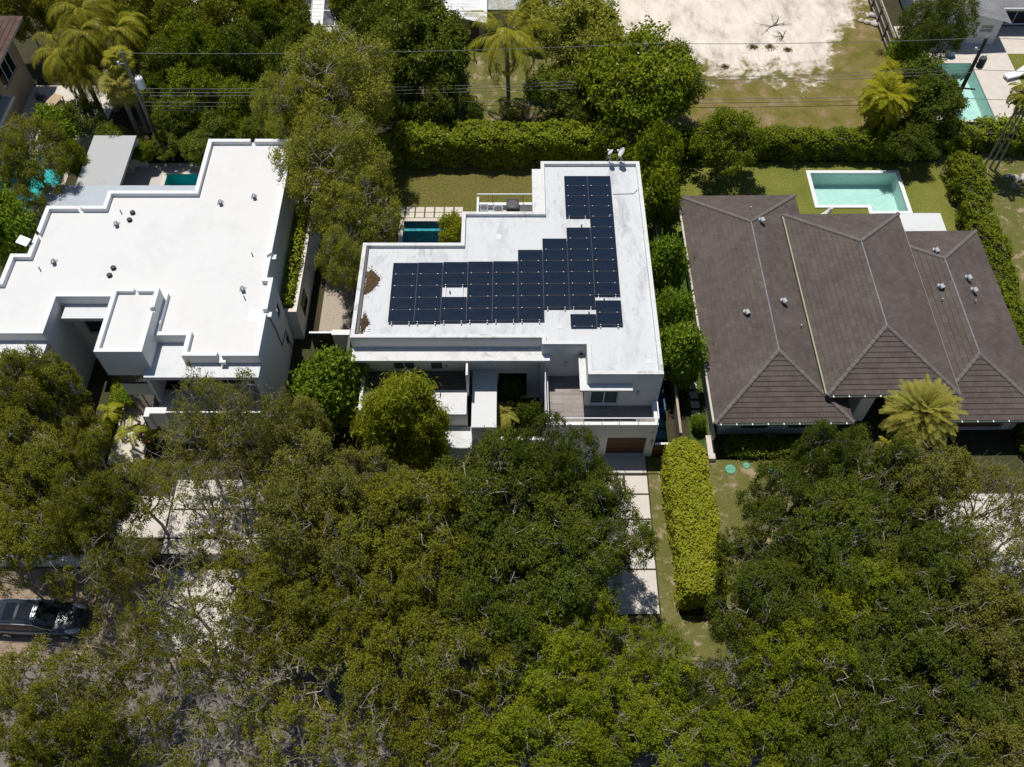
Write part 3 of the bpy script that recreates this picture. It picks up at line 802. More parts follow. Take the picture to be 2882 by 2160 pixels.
# satellite dishes on the back corner of the roof
def dish(label, x, y, z, face, tilt, r):
    t = thing('satellite_dish', label, 'satellite dish', 'satellite dishes on the roof corner', (x, y, z), face)
    m = MB(); n = 18
    M = Matrix.Translation((0.0, 0, 1.0)) @ Matrix.Rotation(tilt, 4, 'Y')
    rings = []
    for rr, zz in ((0.02, 0.0), (0.5, 0.03), (0.85, 0.085), (1.0, 0.12)):
        rings.append([M @ Vector((rr * r * 1.1 * math.cos(6.2832 * k / n), rr * r * math.sin(6.2832 * k / n), zz * r)) for k in range(n)])
    for a, b in zip(rings, rings[1:]):
        for k in range(n): m.quad(a[k], a[(k + 1) % n], b[(k + 1) % n], b[k])
    off = M.to_3x3() @ Vector((0, 0, -0.012))
    for a, b in zip(rings, rings[1:]):
        for k in range(n): m.quad(*[q + off for q in (b[k], b[(k + 1) % n], a[(k + 1) % n], a[k])])
    m.build('reflector', FRAME_W, t, smooth=False)
    f = M @ Vector((0.05 * r, 0, 0.95 * r)); e = M @ Vector((-r * 1.05, 0, 0.1))
    m = MB(); m.tube([e, (M @ Vector((-r * 0.75, 0, 0.55 * r))), f], 0.022, 6); m.build('feed_arm', GALV, t)
    m = MB(); m.lathe([(0.0, -0.07), (0.06, -0.06), (0.07, 0.05), (0.0, 0.08)], tuple(f), 10); m.build('receiver', FRAME_W, t)
    m = MB(); m.tube([(0, 0, 1.0), (0.0, 0, 0.55), (0.0, 0.0, 0.03)], 0.03, 8); m.tube([(0, 0, 0.6), (-0.35, 0.16, 0.02)], 0.016, 5); m.tube([(0, 0, 0.6), (0.30, -0.2, 0.02)], 0.016, 5)
    m.box(-0.12, 0.12, -0.12, 0.12, -0.01, 0.02)
    m.build('mast', GALV, t)
dish('satellite dish seen edge on at the very corner of the roof', 7.95, 50.9, 7.0, R(180), R(58), 0.34)
dish('smaller satellite dish leaning open to the sky beside the edge on one', 7.15, 50.9, 7.0, R(165), R(50), 0.24)
# ------------------------------------------------------------------ the large white house with the stepped roof
def left_house():
    t = thing('stepped_white_house', 'large bright white house with a stepped flat roof and a raised box over its entry', 'house')
    O = [(-45.0, 35.23), (-29.92, 35.23), (-29.92, 38.26), (-22.9, 38.26), (-22.9, 35.08), (-20.73, 35.08), (-20.73, 33.47), (-15.9, 33.47), (-15.9, 39.88), (-16.33, 39.88), (-16.33, 53.47), (-22.73, 53.47), (-22.73, 48.03), (-28.9, 48.03), (-28.9, 46.52), (-32.9, 46.52), (-32.9, 42.0), (-34.05, 42.0), (-34.05, 39.6), (-45.0, 39.6)]
    w = MB()
    wall_open(w, O[7], O[8], 0, 6.66, [(5.1, 5.75, 4.15, 5.25), (5.1, 5.7, 1.0, 2.0)], 0.12)
    wall_open(w, O[6], O[7], 3.2, 6.66, [(0.6, 3.9, 3.25, 5.5)], 0.5)
    wall_open(w, O[0], O[1], 0, 6.66, [(11.2, 14.2, 3.3, 5.2), (11.2, 14.2, 0.2, 2.6)], 0.15)
    wall_open(w, O[2], O[3], 0, 6.66, [(0.7, 4.2, 2.9, 5.6)], 0.3)
    w.prism(O, 0, 6.66, skip=(0, 2, 6, 7), top=False, bottom=False)
    # terrace wing: floor block, side fins
    w.box(-23.1, -15.92, 31.2, 33.46, 0, 3.18, skip='b')
    w.box(-23.12, -22.95, 32.45, 35.06, 3.185, 5.84); w.box(-16.25, -15.905, 32.45, 33.46, 3.185, 5.84)
    w.box(-23.45, -22.1, 31.0, 31.45, 2.6, 4.15); w.box(-23.45, -23.1, 30.75, 31.0, 2.6, 4.15)
    # low planter wing on the side facing the solar panel house
    w.box(-16.328, -15.15, 40.0, 52.6, 0, 3.05, skip='bt')
    w.build('wall', WHITE, t)
    pl = MB(); pl.box(-15.42, -15.12, 40.0, 52.6, 3.05, 3.2); pl.box(-16.0, -15.421, 40.0, 40.3, 3.05, 3.2); pl.build('planter_coping', CREAM, t)
    pl = MB(); pl.box(-16.32, -15.43, 40.32, 52.6, 2.9, 3.04); pl.build('planter_soil', SOIL, t)
    r = MB(); r.poly([(*p, 6.66) for p in offset(O, 0.02)])
    rf = r.build('roof', ROOF_NEW, t)
    p = MB()
    ring(p, O, 0.30, 6.655, 7.0, gaps={7: [(3.4, 3.75)], 9: [(1.95, 2.25)], 10: [(2.9, 3.25)], 14: [(1.7, 2.0)], 15: [(2.35, 2.65)], 6: [(2.2, 2.5)]}, skip=(19,))
    p.build('parapet', WHITE, t)
    # raised box over the entry
    b = MB()
    B = [(-25.75, 33.05), (-22.78, 33.05), (-22.78, 38.15), (-25.75, 38.15)]
    b.prism(B, 5.46, 7.72, top=False)
    bx = b.build('entry_box', WHITE, t)
    b = MB(); ring(b, B, 0.28, 7.72, 8.0, gaps={1: [(3.2, 3.55)], 2: [(1.35, 1.65)]}); b.build('box_parapet', WHITE, bx)
    b = MB(); b.poly([(*q, 7.715) for q in offset(B, 0.02)]); b.build('box_roof', ROOF_NEW, bx)
    # canopies
    for q in ([(-23.15, 32.4), (-15.92, 32.4), (-15.92, 33.46), (-20.74, 33.46), (-20.74, 35.07), (-23.15, 35.07)], [(-45, 33.92), (-29.95, 33.92), (-29.95, 35.22), (-45, 35.22)], [(-29.6, 37.1), (-25.8, 37.1), (-25.8, 38.24), (-29.6, 38.24)]):
        c = MB(); c.prism(q, 5.85, 6.15); c.build('canopy', WHITE_OLD, t)
    # entry glazing under the box
    fr = MB()
    fr.box(-25.5, -23.0, 33.36, 33.5, 2.72, 3.98); fr.build('spandrel', WHITE, t)
    for (z0, z1) in ((0.05, 2.70), (4.0, 5.45)):
        window(t, (-25.5, 33.36), (-23.0, 33.36), (0.0, 2.5, z0, z1), 0.12, 3, FRAME_D, GLASS_R, 0.07, 'entry_glazing')
    s = MB(); s.box(-25.52, -25.38, 33.6, 38.2, 0, 5.45); s.build('entry_side', FRAME_D, t)
    window(t, O[7], O[8], (5.1, 5.75, 4.15, 5.25), 0.12, 1, FRAME_D, GLASS_R)
    window(t, O[7], O[8], (5.1, 5.7, 1.0, 2.0), 0.12, 1, FRAME_D, GLASS_D)
    window(t, O[6], O[7], (0.6, 3.9, 3.25, 5.5), 0.5, 3, FRAME_D, GLASS_D, 0.07, 'terrace_door')
    window(t, O[0], O[1], (11.2, 14.2, 3.3, 5.2), 0.15, 3, FRAME_D, GLASS_D)
    window(t, O[0], O[1], (11.2, 14.2, 0.2, 2.6), 0.15, 3, FRAME_D, GLASS_D)
    window(t, O[2], O[3], (0.7, 4.2, 2.9, 5.6), 0.3, 3, FRAME_D, GLASS_D)
    m = MB(); m.box(-15.14, -15.10, 41.4, 42.9, 0.9, 2.3); wn = m.build('window', FRAME_D, t)
    m = MB(); m.box(-15.10, -15.085, 41.47, 42.12, 0.97, 2.23); m.box(-15.10, -15.085, 42.18, 42.83, 0.97, 2.23); m.build('pane', GLASS_D, wn)
    # terrace floor, slatted rail
    d = MB(); d.box(-23.08, -15.94, 31.22, 33.44, 3.184, 3.21); d.build('terrace_floor', SLAB_GREY, t)
    rl = MB(); rl.box(-22.1, -16.0, 31.05, 31.15, 4.08, 4.15); rail = rl.build('railing', FRAME_W, t)
    rl = MB()
    for i in range(7): rl.box(-22.09, -16.0, 31.07, 31.12, 3.25 + i * 0.115, 3.31 + i * 0.115)
    for x in (-20.6, -19.0, -17.5): rl.box(x, x + 0.06, 31.12, 31.17, 3.2, 4.08)
    rl.build('slats', GALV, rail)
    rl = MB()
    rl.box(-23.09, -23.05, 31.47, 32.4, 4.02, 4.1)
    for i in range(7): rl.box(-23.09, -23.05, 31.48 + i * 0.13, 31.54 + i * 0.13, 3.22, 4.02)
    rl.build('slats', CHAR, rail)
    # rain leaders on the shaded side
    for pts in ([(-15.86, 36.95, 6.62), (-15.86, 37.35, 4.6), (-15.86, 37.5, 2.6), (-15.86, 38.9, 2.5), (-15.86, 39.0, 0.1)],):
        m = MB(); m.tube(pts, 0.045, 6); m.build('rain_pipe', GREYBLUE, t)
    for (x, y, rz) in ((-15.86, 37.02, 0), (-16.28, 42.0, 0), (-18.2, 33.38, 0), (-30.8, 46.62, 0)):
        m = MB(); m.box(x - 0.16, x + 0.16, y - 0.17, y + 0.17, 6.35, 6.64); m.box(x - 0.2, x + 0.2, y - 0.2, y + 0.2, 6.64, 6.67); m.build('scupper_box', WHITE, t)
    # roof fittings
    for (x, y) in ((-27.7, 45.0), (-20.8, 47.1), (-18.5, 47.7), (-31.1, 41.5), (-17.9, 39.1)):
        m = MB(); m.tube([(x, y + .05, 6.66), (x, y + .05, 6.86), (x + .04, y - .06, 6.93), (x + .12, y - .24, 6.86)], [0.12, 0.12, 0.13, 0.14], 10)
        m.box(x - .2, x + .2, y - .15, y + .25, 6.661, 6.675)
        m.build('gooseneck_vent', LEAD, rf)
    for (x, y) in ((-26.8, 46.1), (-26.85, 45.4), (-26.9, 40.95), (-27.0, 40.3)):
        m = MB(); m.lathe([(0.16, 0), (0.16, 0.12), (0.19, 0.13), (0.14, 0.2), (0.0, 0.22)], (x, y, 6.66), 12); m.build('dome_vent', BLACK, rf)
    for (x, y) in ((-27.6, 46.1), (-31.8, 40.8), (-17.7, 42.1), (-17.6, 38.3)):
        m = MB(); m.tube([(x, y, 6.66), (x, y, 7.0)], 0.045, 8); m.build('pipe_vent', LEAD, rf)
    m = MB(); m.box(-17.2, -16.3, 36.4, 37.6, 6.661, 6.668); m.build('bright_patch', WHITE, rf)
    m = MB(); m.obox((-33.35, 42.95, 7.25), (0.95, 0.62, 0.03), R(-25), R(14)); m.tube([(-33.1, 42.95, 6.6), (-33.3, 42.95, 7.24)], 0.04, 6); m.build('white_panel', FRAME_W, rf)
    return t
left_house()
# pool pavilion and lower grey roof behind the white house
def pavilion():
    t = thing('pool_pavilion', 'grey roofed open pavilion beside the aqua pool behind the white house', 'pavilion')
    m = MB(); m.box(-34.0, -30.55, 50.6, 58.3, 2.9, 3.15); m.build('roof', SLAB_GREY, t)
    m = MB(); m.box(-34.0, -30.56, 58.0, 58.28, 0, 2.897); m.box(-34.0, -33.7, 50.6, 57.99, 0, 2.897); m.build('wall', WHITE, t)
    m = MB(); m.box(-33.4, -31.6, 57.3, 57.98, 0, 0.95); m.build('counter', CONC, t)
    m = MB(); m.box(-32.9, -32.2, 57.33, 57.93, 0.952, 1.1); m.build('grill', STEEL, t)
pavilion()
def annexe():
    t = thing('low_roof_wing', 'low blue grey concrete roof stepping down behind the white parapet', 'annexe')
    m = MB(); m.prism([(-36.2, 46.55), (-32.92, 46.55), (-28.92, 46.55), (-28.92, 48.05), (-22.75, 48.05), (-22.75, 52.3), (-36.2, 52.3)], 3.1, 3.4); m.build('roof', SLAB_BLUE, t)
    m = MB(); m.box(-36.0, -33.2, 47.0, 52.0, 0, 3.097); m.build('wall', WHITE, t)
    m = MB(); ring(m, [(-36.2, 46.55), (-34.6, 46.55), (-34.6, 46.8), (-36.2, 46.8)], 0.1, 3.4, 3.75); m.build('upstand', WHITE, t)
annexe()

def box_thing(name, label, cat, parts, group=None):
    t = thing(name, label, cat, group)
    for (pn, boxes, m) in parts:
        b = MB()
        for q in boxes: b.box(*q)
        b.build(pn, m, t)
    return t
box_thing('low_wall', 'low white street wall behind the parked black car', 'wall', [('wall_body', [(-48, -25.9, 22.35, 22.65, 0, 0.95)], WHITE), ('coping', [(-48, -25.85, 22.3, 22.7, 0.95, 1.02)], WHITE)])
box_thing('sliding_gate', 'dark slatted gate across the pale driveway', 'gate', [('frame', [(-21.6, -16.0, 22.55, 22.62, 0.05, 0.12), (-21.6, -16.0, 22.55, 22.62, 1.32, 1.4), (-21.6, -21.52, 22.55, 22.62, 0.12, 1.32), (-16.08, -16.0, 22.55, 22.62, 0.12, 1.32)], FRAME_D), ('slats', [(-21.5, -16.1, 22.57, 22.60, 0.2 + i * 0.16, 0.3 + i * 0.16) for i in range(7)], CHAR)])
box_thing('side_gate', 'black gate closing the gravel path between the two white houses', 'gate', [('gate_panel', [(-14.3, -12.75, 39.1, 39.17, 0.05, 1.9)], BLACK), ('top_rail', [(-14.35, -12.72, 39.06, 39.2, 1.9, 1.96)], FRAME_W)])
box_thing('gate_pillar', 'short white wall beside the black gate of the gravel path', 'wall', [('wall_body', [(-12.7, -11.5, 38.95, 39.3, 0, 1.9)], WHITE), ('coping', [(-12.74, -11.46, 38.9, 39.35, 1.9, 1.98)], WHITE)])
box_thing('boundary_fence', 'dark fence along the gravel path below the solar panel house', 'fence', [('fence_panel', [(-11.5, -11.4, 36.0, 52.5, 0, 1.9)], WOODGREY), ('cap_rail', [(-11.54, -11.36, 36.0, 52.5, 1.9, 1.95)], FRAME_D)])
box_thing('wooden_side_gate', 'brown wooden gate between the garage corner and the yellow hedge', 'gate', [('gate_panel', [(9.45, 10.6, 30.32, 30.38, 0.05, 1.40)], GARAGE), ('top_rail', [(9.4, 10.65, 30.28, 30.42, 1.40, 1.45)], FRAME_W)])
box_thing('boundary_fence', 'narrow brown board fence running between the shrubs of the two side yards', 'fence', [('fence_panel', [(11.1, 11.18, 31.0, 50.0, 0, 1.7)], WOODGREY), ('cap_rail', [(11.06, 11.22, 31.0, 50.0, 1.7, 1.75)], WOODRAIL)])
def bin_(label, x, y, col):
    t = thing('wheeled_bin', label, 'bin', 'bins in the side yard of the solar panel house', (x, y, 0))
    m = MB(); m.prism([(-.26, -.28), (.26, -.28), (.26, .28), (-.26, .28)], 0.05, 0.95); m.build('body', col, t)
    m = MB(); m.box(-.3, .3, -.33, .33, 0.952, 1.02); m.build('lid', col, t)
    m = MB(); m.tube([(-.28, .3, .1), (.28, .3, .1)], .1, 10); m.build('wheel', BLACK, t)
TEAL = mk('teal_plastic', (0.01, 0.11, 0.12), 0.5, 0.1, 3.0)
BLUEPL = mk('blue_plastic', (0.02, 0.10, 0.22), 0.5, 0.1, 3.0)
bin_('teal bin by the garage side wall, the one nearest the wooden gate', 9.95, 31.3, TEAL)
bin_('teal bin standing just behind the first teal bin', 9.95, 32.2, TEAL)
def heater(label, x, y):
    t = thing('pool_heater', label, 'pump unit', 'units in the side yard', (x, y, 0))
    m = MB(); m.box(-.45, .45, -.45, .45, 0, 1.0); m.build('case', BLUEPL, t)
    m = MB(); m.lathe([(0.0, 0.02), (.32, .02), (.36, .002)], (0, 0, 1.0), 16); m.build('fan_grille', BLACK, t)
heater('blue unit with a round black fan beside the house wall, nearer the bins', 10.0, 33.7)
heater('blue unit with a round black fan beside the house wall, farther from the bins', 10.0, 35.1)
# ------------------------------------------------------------------ brown tiled house
def hip_slope(mb, p0, p1, q0, q1, n, tile_w=0.36, lift=0.047):
    """one roof slope from eave p0-p1 up to q0-q1, laid in real overlapping courses"""
    p0, p1, q0, q1 = [Vector(p) for p in (p0, p1, q0, q1)]
    nrm = (p1 - p0).cross(((q0 + q1) - (p0 + p1)) * 0.5).normalized()
    if nrm.z < 0: nrm = -nrm
    e = (p1 - p0).normalized()
    up = lift
    for i in range(n):
        t0, t1 = i / n, (i + 1) / n
        a, b, c, d = p0.lerp(q0, t0), p1.lerp(q1, t0), p1.lerp(q1, t1), p0.lerp(q0, t1)
        jit = 0.0
        A, B, C_, D = a + nrm * (up + jit), b + nrm * (up + jit), c + nrm * 0.004, d + nrm * 0.004
        u = lambda P: ((P - p0).dot(e) / tile_w + (i % 2) * 0.0, 0)
        uv = [(u(a)[0], i + 0.03), (u(b)[0], i + 0.03), (u(c)[0], i + 0.97), (u(d)[0], i + 0.97)]
        mb.quad(A, B, C_, D, 0, uv)
        mb.quad(a + nrm * 0.0, b + nrm * 0.0, B, A, 0, [(uv[0][0], i + 0.0), (uv[1][0], i + 0.0), (uv[1][0], i + 0.02), (uv[0][0], i + 0.02)])
def hip_roof(parent, x0, x1, y0, y1, ze, zr, label=None, tile=None, hipw=None, left_plain=False):
    hw = (x1 - x0) / 2; xm = (x0 + x1) / 2
    r0, r1 = (xm, y0 + hw, zr), (xm, y1 - hw, zr)
    n = max(6, int(math.hypot(hw, zr - ze) / 0.345))
    m = MB()
    hip_slope(m, (x0, y0, ze), (x1, y0, ze), r0, r0, n)
    hip_slope(m, (x1, y0, ze), (x1, y1, ze), r0, r1, n)
    hip_slope(m, (x1, y1, ze), (x0, y1, ze), r1, r1, n)
    hip_slope(m, (x0, y1, ze), (x0, y0, ze), r1, r0, n)
    rf = m.build('roof', tile, parent)
    # hip caps: overlapping half round tiles
    for (a, b) in (((x0, y0, ze), r0), ((x1, y0, ze), r0), ((x0, y1, ze), r1), ((x1, y1, ze), r1)):
        c = MB(); a, b = Vector(a), Vector(b); L = (b - a).length; k = int(L / 0.42); d = (b - a).normalized()
        s = d.cross(Vector((0, 0, 1))).normalized(); u = s.cross(d)
        for i in range(k):
            f0, f1 = a + d * (L * i / k - 0.03), a + d * (L * (i + 1) / k)
            pr0, pr1 = [], []
            for q in range(5):
                an = math.pi * q / 4
                pr0.append(f0 + s * (math.cos(an) * 0.165) + u * (math.sin(an) * 0.115 + 0.018))
                pr1.append(f1 + s * (math.cos(an) * 0.135) + u * (math.sin(an) * 0.090 + 0.012))
            for q in range(4): c.quad(pr0[q], pr0[q + 1], pr1[q + 1], pr1[q])
            c.poly(list(reversed(pr0)))
        c.build('hip_cap', HIPCAP, rf)
    g = MB(); g.tube([Vector(r0) + Vector((0, -0.05, 0.02)), Vector(r1) + Vector((0, 0.05, 0.02))], 0.055, 6); g.build('ridge', MORTAR, rf)
    f = MB(); f.prism([(x0 + .32, y0 + .06), (x1 - .06, y0 + .06), (x1 - .06, y1 - .06), (x0 + .32, y1 - .06)], ze - 0.2, ze - 0.004); f.build('fascia', CREAM, rf)
    return rf
MOSS = mk_stained('mossy_cream_gutter', (0.32, 0.33, 0.23), (0.10, 0.13, 0.05), 0.9, 1.6, (6, 0.4, 1))
RUSTY = mk_stained('rust_streaked_gutter', (0.52, 0.50, 0.42), (0.24, 0.10, 0.05), 0.95, 0.9, (4, 0.35, 1))
GREENISH = mk('dark_green_gutter', (0.035, 0.055, 0.045), 0.6, 0.2, 3.0)
def right_house():
    t = thing('brown_tiled_house', 'single storey house under three parallel brown tiled hip roofs', 'house', None, (0, 0, 0))
    t.location = (0.55, 0, 0); t.rotation_euler = (0, 0, 0.0122)
    # (rotation of 0.7 degrees: the house stands a touch askew to its neighbours)
    W = [(12.98, 21.95, 30.78, 51.35, 3.0, 4.82), (20.28, 28.86, 32.2, 48.3, 4.02, 5.76), (26.6, 34.9, 30.85, 47.5, 2.95, 4.58)]
    for (x0, x1, y0, y1, ze, zr) in W: hip_roof(t, x0, x1, y0, y1, ze, zr, None, TILE)
    w = MB()
    wall_open(w, (13.75, 31.75), (21.2, 31.75), 0, 2.8, [(1.5, 3.3, 0.7, 2.3), (4.6, 6.3, 0.7, 2.3)], 0.12)
    w.box(13.75, 21.2, 31.75, 50.5, 0, 2.8, skip='bft')
    w.box(21.2, 28.2, 36.0, 47.6, 0, 3.82, skip='bt')
    w.box(23.0, 23.9, 32.7, 36.0, 0, 3.82, skip='bt')
    wall_open(w, (27.2, 31.9), (34.0, 31.9), 0, 2.75, [(0.8, 5.9, 0.05, 2.4)], 0.3)
    w.box(27.2, 34.0, 31.9, 46.6, 0, 2.75, skip='bft')
    w.build('wall', WHITE, t)
    for op in ((1.5, 3.3, 0.7, 2.3), (4.6, 6.3, 0.7, 2.3)): window(t, (13.75, 31.75), (21.2, 31.75), op, 0.12, 2, FRAME_D, GLASS_D)
    g = MB(); g.box(28.0, 33.1, 32.1, 32.2, 0.05, 2.4); g.build('garage_door', GARAGE, t)
    d = MB(); d.box(24.1, 25.3, 35.9, 35.98, 0.05, 2.4); d.build('front_door', FRAME_D, t)
    # gutters
    for (m, boxes) in ((RUSTY, [(12.84, 12.97, 30.8, 51.3, 2.86, 2.99)]), (MOSS, [(20.17, 20.27, 32.2, 48.3, 3.93, 4.02)]), (GREENISH, [(13.0, 21.9, 30.64, 30.77, 2.87, 2.99)]),
                       (GREENISH, [(20.3, 28.8, 32.06, 32.19, 3.88, 4.0)]), (GREENISH, [(26.65, 34.85, 30.71, 30.84, 2.82, 2.94)]), (MOSS, [(28.87, 28.94, 32.2, 48.3, 3.92, 4.0)])):
        b = MB()
        for q in boxes: b.box(*q)
        gu = b.build('gutter', m, t)
        q = boxes[0]
        if m is GREENISH:
            b = MB(); x = q[0] + 0.35
            while x < q[1]:
                b.box(x - .035, x + .035, q[2] - .012, q[3], q[5] + .003, q[5] + .03); x += 1.02
            b.build('bracket', FRAME_W, gu)
    # vents sitting on the slopes
    def zroof(x, y):
        z = 0
        for (x0, x1, y0, y1, ze, zr) in W:
            if x0 <= x <= x1 and y0 <= y <= y1:
                hw = (x1 - x0) / 2
                z = max(z, ze + (zr - ze) * min(min(x - x0, x1 - x), min(y - y0, y1 - y)) / hw)
        return z
    rf = [c for c in t.children if c.name.startswith('roof')]
    for (x, y, r) in ((18.25, 47.2, 0), (18.55, 39.7, 0), (15.9, 38.9, 0), (30.4, 44.4, 2), (29.8, 41.0, 2), (32.05, 41.9, 2), (32.15, 40.8, 2)):
        z = zroof(x, y) + 0.02
        m = MB(); m.tube([(x, y, z - 0.1), (x, y, z + .2), (x + .06, y - .08, z + .34), (x + .16, y - .28, z + .26)], [.15, .15, .17, .17], 10)
        pass
        m.build('gooseneck_vent', GALV, rf[r])
    for (x, y, r) in ((19.6, 37.8, 0), (17.9, 48.9, 0), (32.0, 39.7, 2), (29.7, 39.8, 2)):
        z = zroof(x, y)
        m = MB(); m.tube([(x, y, z - .05), (x, y, z + .3)], .05, 8); m.build('pipe_vent', GALV, rf[r])
    return t
right_house()
box_thing('low_wall', 'long low cream wall along the side turf under the rusty gutter', 'wall', [('wall_body', [(13.42, 13.56, 31.2, 49.6, 0, 0.85)], CREAM), ('coping', [(13.38, 13.60, 31.2, 49.6, 0.85, 0.9)], CREAM)])
box_thing('low_wall', 'stub of pale wall between the yellow hedge and the green manhole lids', 'wall', [('wall_body', [(13.1, 13.5, 29.8, 31.6, 0, 0.35)], CREAM), ('coping', [(13.07, 13.53, 29.8, 31.6, 0.35, 0.4)], STONE)])
box_thing('pool_deck', 'bright white raised deck slab between the turquoise pool and the brown roofs', 'deck', [('deck_slab', [(29.25, 34.45, 50.0, 52.45, 0, 0.22)], WHITE_OLD), ('edge_trim', [(29.25, 34.45, 52.455, 52.55, 0, 0.16)], GALV)])
LIDG = mk('sea_green_plastic', (0.10, 0.30, 0.20), 0.6, 0.1, 3.0)
def lid(label, x, y, r):
    t = thing('septic_lid', label, 'manhole lid', 'green lids in the front lawn', (x, y, 0))
    m = MB(); m.lathe([(r, 0.0), (r, 0.05), (r * .9, 0.08), (0.0, 0.09)], n=20); m.build('cover', LIDG, t)
    m = MB(); m.box(-r * .7, r * .7, -.03, .03, .085, .105); m.build('handle', LIDG, t)
lid('round sea green lid in the lawn nearest the yellow hedge', 14.5, 29.2, 0.36)
lid('smaller green lid between the two larger ones', 15.6, 29.48, 0.24)
lid('round green lid half under the tree leaves', 17.2, 29.2, 0.36)

# white dog statue standing on the grass by the pool
def dog():
    t = thing('dog_statue', 'white dog shaped statue sitting on the grass by the turquoise pool', 'statue', None, (25.15, 52.1, 0), R(20))
    vs = [(-.32, 0, .24), (-.12, 0, .44), (.12, 0, .68), (.20, 0, .90), (.28, 0, 1.06), (.48, 0, 1.02)]
    rr = [.22, .22, .20, .13, .155, .075]
    edges = [(i, i + 1) for i in range(5)]
    def leg(root, pts, rads):
        p = root
        for q, r_ in zip(pts, rads):
            vs.append(q); rr.append(r_); edges.append((p, len(vs) - 1)); p = len(vs) - 1
    for s in (-1, 1):
        leg(0, [(-.22, .20 * s, .24), (.02, .23 * s, .20), (-.06, .23 * s, .06), (.14, .23 * s, .04)], [.13, .09, .06, .05])
        leg(2, [(.18, .12 * s, .46), (.22, .13 * s, .24), (.24, .13 * s, .03)], [.09, .06, .055])
        leg(4, [(.22, .13 * s, 1.12), (.22, .18 * s, 1.04)], [.05, .03])
    leg(0, [(-.50, 0, .10), (-.70, .08, .06)], [.05, .025])
    me = bpy.data.meshes.new('body'); me.from_pydata(vs, edges, []); me.materials.append(WHITE)
    o = bpy.data.objects.new('body', me); COL.objects.link(o); o.parent = t
    sk = o.modifiers.new('skin', 'SKIN')
    for i, r_ in enumerate(rr): me.skin_vertices[0].data[i].radius = (r_, r_)
    me.skin_vertices[0].data[1].use_root = True
    o.modifiers.new('sub', 'SUBSURF').levels = 1
    o.modifiers['sub'].render_levels = 2
dog()

# ------------------------------------------------------------------ houses beyond
def beige_house():
    t = thing('beige_house', 'two storey beige house with a maroon tiled roof at the frame corner', 'house')
    w = MB()
    wall_open(w, (-43.3, 60.0), (-43.3, 69.0), 0, 6.0, [(4.6, 7.8, 2.6, 4.6)], 0.15)
    w.box(-56, -43.3, 60.0, 69.0, 0, 6.0, skip='brt')
    w.build('wall', BEIGE, t)
    window(t, (-43.3, 60.0), (-43.3, 69.0), (4.6, 7.8, 2.6, 4.6), 0.15, 3, FRAME_W, GLASS_D)
    m = MB(); x0, x1, y0, y1, ze, zr = -58, -42.1, 58.9, 70.2, 5.95, 7.9
    hw = (y1 - y0) / 2
    a, b = (x0 + hw, (y0 + y1) / 2, zr), (x1 - hw, (y0 + y1) / 2, zr)
    hip_slope(m, (x0, y0, ze), (x1, y0, ze), a, b, 15); hip_slope(m, (x1, y0, ze), (x1, y1, ze), b, b, 15)
    hip_slope(m, (x1, y1, ze), (x0, y1, ze), b, a, 15); hip_slope(m, (x0, y1, ze), (x0, y0, ze), a, a, 15)
    rf = m.build('roof', REDTILE, t)
    f = MB(); f.box(x0 + .05, x1 - .05, y0 + .05, y1 - .05, ze - .22, ze - .004); f.build('fascia', CREAM, rf)
    m = MB(); m.box(-48, -42.25, 56.0, 63.6, 2.6, 2.78); m.build('porch_roof', SLAB_GREY, t)
    m = MB(); m.box(-42.38, -42.25, 56.0, 63.6, 2.782, 2.9); m.box(-48, -42.381, 63.47, 63.6, 2.782, 2.9); m.build('porch_upstand', WHITE, t)
    m = MB()
    for y in (56.4, 60.0): m.box(-42.7, -42.45, y, y + .25, 0, 2.597)
    m.build('porch_post', BEIGE, t)
beige_house()
# patio furniture by the beige house
def chair(label, x, y, rz):
    t = thing('patio_chair', label, 'chair', 'patio furniture by the beige house', (x, y, 0), rz)
    m = MB(); m.box(-.32, .32, -.3, .3, .36, .48); m.build('seat', CHAR, t)
    m = MB(); m.box(-.32, .32, .24, .34, .484, .9); m.build('backrest', CHAR, t)
    for sx in (-.28, .28):
        for sy in (-.26, .26):
            m = MB(); m.box(sx - .03, sx + .03, sy - .03, sy + .03, 0, .358); m.build('leg', FRAME_D, t)
TANW = mk('tan_cushion', (0.40, 0.31, 0.20), 0.9, 0.1, 3.0)
chair('dark patio chair nearest the beige house wall', -41.8, 66.4, R(80))
chair('dark patio chair on the pool side of the tan table', -40.0, 64.6, R(200))
t = thing('patio_table', 'low tan patio table between the dark chairs', 'table', None, (-40.6, 66.0, 0), R(-20))
m = MB(); m.box(-.5, .5, -.8, .8, .42, .48); m.build('tabletop', TANW, t)
for sx in (-.42, .42):
    for sy in (-.7, .7):
        m = MB(); m.box(sx - .04, sx + .04, sy - .04, sy + .04, 0, .418); m.build('leg', FRAME_D, t)
t = thing('kettle_grill', 'black grill with a silver lid against the beige wall', 'grill', None, (-42.2, 70.4, 0))
m = MB(); m.lathe([(0.0, 0.6), (.3, .66), (.36, .85), (.36, .9)], n=14); m.build('bowl', BLACK, t)
m = MB(); m.lathe([(.37, .902), (.3, 1.06), (0.0, 1.15)], n=14); m.build('lid', STEEL, t)
m = MB()
for a in (0, 2.1, 4.2): m.tube([(.2 * math.cos(a), .2 * math.sin(a), .66), (.34 * math.cos(a), .34 * math.sin(a), 0)], .02, 5)
m.build('stand', BLACK, t)

